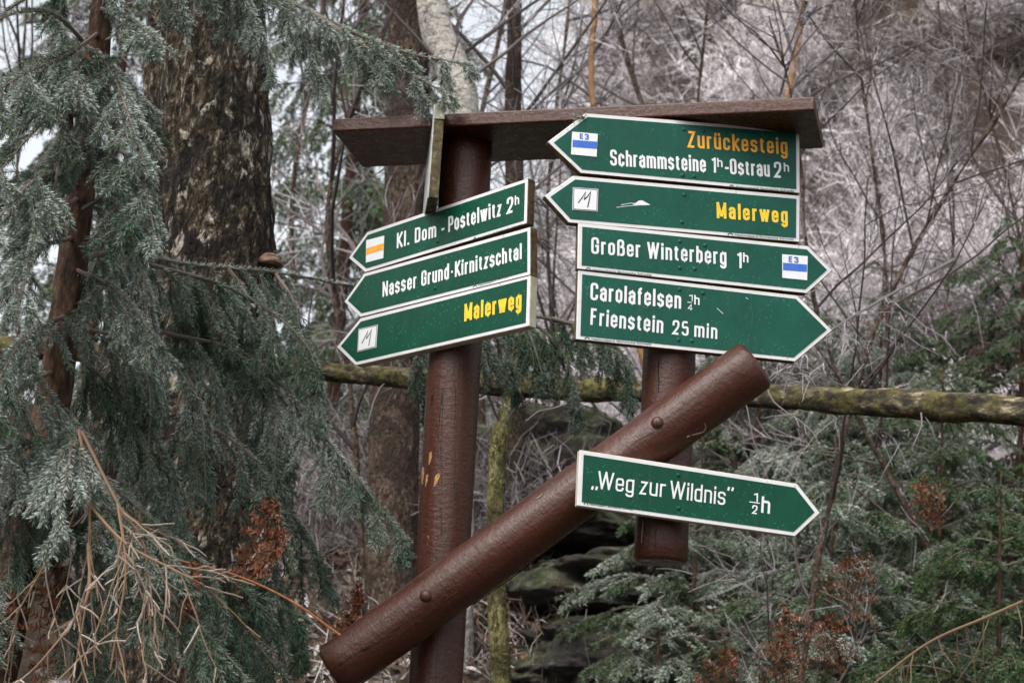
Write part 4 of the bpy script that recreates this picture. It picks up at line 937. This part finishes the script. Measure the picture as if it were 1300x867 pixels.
# ------------------------------------------------------------------ boulders
def boulder(label, c, sx, sy, sz, seed):
    bm = bmesh.new(); bmesh.ops.create_icosphere(bm, subdivisions=6, radius=1)
    for v in bm.verts:
        p = v.co.copy(); n = noise.fractal(p * 1.1 + Vector((seed, 0, 0)), 1, 2, 5); st = noise.noise(Vector((p.x * .8 + seed, p.y * .8, p.z * 2.6)))
        fine = noise.fractal(p * 5 + Vector((seed, 3, 0)), .9, 2, 4); q = p * (1 + .07 * fine + .34 * n + .30 * (st if st > -.05 else st * 1.6)); q = Vector((math.copysign(abs(q.x) ** .8, q.x), math.copysign(abs(q.y) ** .8, q.y), math.copysign(abs(q.z) ** .7, q.z)))
        v.co = Vector((q.x * sx, q.y * sy, q.z * sz))
    me = bpy.data.meshes.new('boulder'); bm.to_mesh(me); bm.free()
    for p in me.polygons: p.use_smooth = True
    me.materials.append(MT['rock']); o = bpy.data.objects.new('boulder', me); COL.objects.link(o); o.location = [float(x) for x in c]
    tag(o, label, 'rock', 'mossy boulders on the slope')
for i, (u, v, Y, sx, sy, sz, lab) in enumerate((
    (745, 668, 9.6, .34, .5, .16, 'mossy boulder topping the dark rock pile below the brace'), (765, 750, 9.4, .36, .5, .15, 'dark layered boulder in the middle of the rock pile'), (745, 838, 9.2, .38, .5, .17, 'lowest dark boulder of the rock pile at the bottom edge'),
    (722, 582, 11.2, .34, .4, .26, 'bright green mossy boulder behind the brace between the posts'), (425, 570, 12.5, .33, .4, .20, 'pale green mossy boulder between the spruce and left post'), (440, 640, 12, .34, .4, .17, 'mossy boulder beside the broad brown trunk'),
    (600, 600, 13, .3, .4, .3, 'grey boulder behind the thin algae covered trunk'), (1010, 560, 12.5, .5, .5, .35, 'dark rock under the fallen trunk behind the young spruces'), (935, 22, 30, 1.0, 1.2, .8, 'dark rock outcrop high on the slope above the roof'))):
    boulder(lab, at(u, v, Y), sx, sy, sz, 3.7 * i + 1)

# ------------------------------------------------------------------ rimed brushwood on the slope (uncountable)
def brushwood():
    rng = np.random.default_rng(77); pts = []
    while len(pts) < 3000:
        Y = rng.uniform(9.5, 35); u = rng.uniform(-80, 1400)
        if u < 640 and rng.random() < .55: continue
        if u > 690 and Y < 12.5: continue
        x = (u - 650) / FPX * Y * 1.05
        if noise.noise(Vector((x * .55, Y * .55, 4.0))) + .5 * noise.noise(Vector((x * 1.7, Y * 1.7, 8.0))) < (-.02 if u < 1120 else -.22): continue
        pts.append((x, Y, ground_z(x, Y)))
    while len(pts) < 3350:
        Y = rng.uniform(9.8, 13.5); u = rng.uniform(370, 730); x = (u - 650) / FPX * Y * 1.05; pts.append((x, Y, ground_z(x, Y)))
    S = np.array(pts); sc_ = (.35 + .035 * S[:, 1]) * rng.uniform(.6, 1.3, len(S)); fr = np.clip(rng.normal(.74, .28, len(S)), 0, 1)
    for i in range(len(S)): fr[i] = np.clip(fr[i] + 2.2 * noise.noise(Vector(S[i] * .42)) + .8 * noise.noise(Vector(S[i] * 1.6)), 0, 1)
    fr *= np.where(S[:, 0] / S[:, 1] < .03, .32, 1.0); m = 7; par = np.repeat(np.arange(len(S)), m); D = rng.normal(0, .55, (len(par), 3)); D[:, 2] = np.abs(D[:, 2]) + .45; D[:, 1] -= .25
    L = sc_[par] * rng.uniform(.5, 1.1, len(par)); P = grow(S[par], D, L, 5, .2, -.03, rng)
    mb = MB(); wd = (.0018 + .00016 * S[par, 1])[:, None] * np.linspace(1.2, .5, 5)[None]
    col = lambda f: np.stack([f, rng.random(len(f)), np.zeros(len(f))], 1)
    tubes(P, wd, 3, mb, col(np.clip(fr[par] * rng.uniform(.1, .8, len(par)), 0, 1)))
    p2, t, S2, D2 = kids(P, L, None, 15, .15, .75, rng); L2_ = L[p2] * rng.uniform(.12, .4, len(p2)); P2_ = grow(S2, D2, L2_, 3, .34, -.04, rng)
    tubes(P2_, (.0011 + .00014 * S[par[p2], 1])[:, None] * np.linspace(1.1, .5, 3)[None], 3, mb, col(np.clip(fr[par[p2]] * rng.uniform(.4, 1.3, len(p2)), 0, 1)))
    tag(mb.build('brushwood', MT['brush']), 'tangle of rimed twigs and low shrubs covering the slope', kind='stuff')
brushwood()

def leaf_litter():
    rng = np.random.default_rng(31); n = 26000; Y = rng.uniform(6.2, 14, n); u = rng.uniform(250, 1400, n); x = (u - 650) / FPX * Y * 1.05
    z = np.array([ground_z(a, b) for a, b in zip(x, Y)]); c = np.stack([x, Y, z + rng.uniform(.004, .05, n)], 1)
    a = nrm(rng.normal(0, 1, (n, 3)) * np.array([1, 1, .6])); b = nrm(np.cross(a, rng.normal(0, 1, (n, 3)))); l = rng.uniform(.018, .05, n)[:, None]; w_ = l * rng.uniform(.25, .45, (n, 1)); k = np.cross(a, b) * l * .25
    V = np.stack([c - a * l, c - b * w_ + k, c + a * l, c + b * w_ + k], 1).reshape(-1, 3)
    f = np.repeat(np.where(rng.random(n) < .35, rng.uniform(.3, 1, n), rng.uniform(0, .15, n)), 4); g = np.repeat(rng.random(n), 4)
    mb = MB(); mb.add(V, np.arange(4 * n).reshape(n, 4), np.stack([f, g, 0 * g], 1))
    m = 1500; Y = rng.uniform(6.6, 12.5, m); x = (rng.uniform(330, 760, m) - 650) / FPX * Y * 1.05; S = np.array([(p, q, ground_z(p, q)) for p, q in zip(x, Y)])
    D = rng.normal(0, .7, (m, 3)); D[:, 2] = np.abs(D[:, 2]) + .15; P = grow(S, D, rng.uniform(.1, .5, m), 6, .2, -.06, rng)
    f = np.where(rng.random(m) < .5, rng.uniform(.2, .9, m), .05); tubes(P, np.tile(np.linspace(.0035, .0012, 6), (m, 1)), 3, mb, np.stack([f, rng.random(m), 0 * f], 1))
    par, t, S2, D2 = kids(P, None, None, 5, .2, .8, rng); P2_ = grow(S2, D2, rng.uniform(.04, .18, len(S2)), 4, .2, -.04, rng); tubes(P2_, np.tile(np.linspace(.0018, .0009, 4), (len(S2), 1)), 3, mb, np.stack([f[par], rng.random(len(S2)), 0 * f[par]], 1))
    tag(mb.build('leaf_litter', MT['litter']), 'brown leaves and rimed twigs strewn over the bank behind the signpost', kind='stuff')
leaf_litter()

# ------------------------------------------------------------------ dead twigs, ferns, stem
def dead_bough():
    rng = np.random.default_rng(9); Y = 4.0
    mains = [[(100, 545, Y), (112, 620, Y - .02), (112, 740, Y - .04), (90, 880, Y - .05)], [(104, 548, Y), (150, 640, Y - .08), (185, 700, Y - .1), (180, 830, Y - .1)], [(100, 560, Y), (95, 650, Y + .05), (55, 720, Y + .05), (15, 790, Y + .05)], [(112, 690, Y - .03), (110, 760, Y - .08), (60, 830, Y - .1), (10, 880, Y - .1)], [(112, 640, Y), (160, 690, Y - .1), (215, 720, Y - .15), (245, 735, Y - .18)], [(150, 640, Y - .08), (160, 720, Y - .1), (150, 790, Y - .1), (140, 850, Y - .1)]]
    root = thing('dead_bough', 'hanging tan dead spruce bough with bare frosted twigs at lower left', 'branch', at(100, 545, Y))
    mb = MB(); paths = np.stack([spline([at(*p) for p in m], 18) for m in mains]); tubes(paths, np.tile(np.linspace(.0038, .0014, 18), (6, 1)), 6, mb, np.stack([np.full(6, .05), rng.random(6), np.zeros(6)], 1))
    _, t, S, D = kids(paths, None, None, 9, .1, .7, rng); D[:, 2] -= .3; L = rng.uniform(.07, .24, len(S)); P = grow(S, D, L, 8, .09, -.04, rng)
    tubes(P, np.tile(np.linspace(.0018, .0010, 8), (len(S), 1)), 5, mb, np.stack([rng.uniform(0, .25, len(S)), rng.random(len(S)), np.zeros(len(S))], 1))
    _, t, S, D = kids(P, None, None, 3, .2, .7, rng); P = grow(S, D, rng.uniform(.02, .08, len(S)), 5, .12, -.03, rng)
    tubes(P, np.tile(np.linspace(.0018, .0011, 5), (len(S), 1)), 4, mb, np.stack([rng.uniform(.05, .6, len(S)), rng.random(len(S)), np.zeros(len(S))], 1))
    mb.build('twigs', MT['dry_twig'], root)
dead_bough()
def fern(label, path_px, wpx, seed, Y):
    rng = np.random.default_rng(seed); P = spline([at(u, v, y) for u, v, y in path_px], 30); root = thing('fern_frond', label, 'fern', P[0], 'dead brown fern fronds')
    mb = MB(); tubes(P, np.linspace(.0022, .0008, 30), 5, mb, (0, .6, 0)); L0 = wpx / FPX * Y
    for i in range(2, 30, 2):
        T = nrm(P[min(29, i + 1)] - P[i - 1]); s = nrm(np.cross(T, nrm(CAM - P[i])) + rng.normal(0, .35, 3))
        for sg in (-1, 1):
            L = L0 * math.sin(math.pi * min(1, (i + 3) / 33)) ** .7 * rng.uniform(.6, 1.1); q = grow(P[i][None], (s * sg + T * .7 + rng.normal(0, .15, 3))[None], np.array([L]), 9, .10, -.10, rng)[0]
            tubes(q, np.linspace(.0011, .0005, 9), 3, mb, (0, .3, 0))
            for j in range(1, 9, 1):
                d = nrm(q[j] - q[j - 1]); n = nrm(np.cross(d, rng.normal(0, .5, 3) + nrm(CAM - q[j]))); l = .011 * (1 - j / 11) + .003
                for s2 in (-1, 1):
                    tip = q[j] + (n * s2 + d * .4) * l + rng.normal(0, .0016, 3); mb.add([q[j] - d * .0024, q[j] + d * .0024, tip + d * .001, tip - d * .001], [[0, 1, 2, 3]], (0 if rng.random() < .9 else .4, rng.random(), 0))
    mb.build('frond', MT['fern'], root)
fern('curled rust-brown dead fern frond above the orange stem', [(300, 745, 4.35), (318, 700, 4.33), (338, 655, 4.32), (350, 640, 4.3)], 26, 1, 4.3)
fern('drooping rust-brown fern frond at the bend of the orange stem', [(315, 735, 4.3), (335, 715, 4.3), (350, 690, 4.3), (352, 675, 4.3)], 24, 7, 4.3)
fern('small withered brown frond hanging below the orange stem', [(248, 712, 4.2), (245, 740, 4.2), (240, 765, 4.2), (243, 790, 4.22)], 13, 2, 4.2)
fern('dark brown fern frond behind the dead bough at lower left', [(60, 880, 4.3), (50, 800, 4.3), (62, 740, 4.3), (75, 700, 4.3)], 34, 3, 4.3)
fern('dark brown withered frond at the left edge', [(5, 850, 4.3), (2, 800, 4.3), (10, 750, 4.3), (20, 730, 4.3)], 24, 4, 4.3)
fern('brown fern frond beside the low end of the brace', [(420, 800, 4.95), (440, 790, 4.95), (452, 770, 4.95), (455, 745, 4.95)], 14, 5, 4.9)
for i, (u, v, Y, s, lab) in enumerate(((1085, 745, 6.6, 60, 'large rust-brown fern frond among the spruces at lower right'), (1060, 815, 6.4, 50, 'rust-brown fern frond below the large one at lower right'), (990, 850, 6.3, 55, 'pale brown withered frond at the bottom edge right of centre'), (900, 855, 6.5, 40, 'brown fern frond at the bottom edge below the short post'), (1185, 640, 7.2, 40, 'brown fern frond between the two right spruces'), (1000, 800, 6.6, 40, 'upright brown frond left of the large fern'))):
    rng = np.random.default_rng(90 + i); a = rng.uniform(-.8, .8)
    fern(lab, [(u - 20 * a, v + s * .8, Y), (u, v + s * .2, Y - .02), (u + 20 * a, v - s * .3, Y - .05), (u + 45 * a, v - s * .6, Y - .1)], s * .8, 200 + i, Y)
def stem():
    P = spline([at(165, 700, 4.25), at(240, 714, 4.25), at(310, 734, 4.24), at(372, 764, 4.23), at(432, 806, 4.22)], 40)
    mb = MB(); tubes(P, np.linspace(.0017, .0026, 40), 6, mb, (0, .9, 0)); tag(mb.build('fern_stalk', noise_mat('orange_stem', [(.3, (.13, .05, .018)), (.7, (.28, .11, .035))], 40, .5)), 'long thin orange-brown bare stem slanting across the spruce sprays', 'stem')
    P = spline([at(1110, 867, 6.2), at(1180, 815, 6.2), at(1260, 780, 6.2), at(1340, 745, 6.2)], 30); rng = np.random.default_rng(3)
    root = thing('dry_branch', 'pale tan dry branch slanting over the bottom right spruce', 'branch', P[0]); mb = MB(); tubes(P, np.linspace(.0035, .006, 30), 6, mb, (.05, .5, 0))
    i = rng.integers(3, 29, 14); D = rng.normal(0, .3, (14, 3)); D[:, 2] -= .8; Q = grow(P[i], D, rng.uniform(.08, .3, 14), 6, .12, 0, rng); tubes(Q, np.tile(np.linspace(.002, .001, 6), (14, 1)), 4, mb, (.1, .4, 0)); mb.build('twigs', MT['dry_twig'], root)
stem()

for o in bpy.data.objects:
    if '_org' in o: del o['_org']
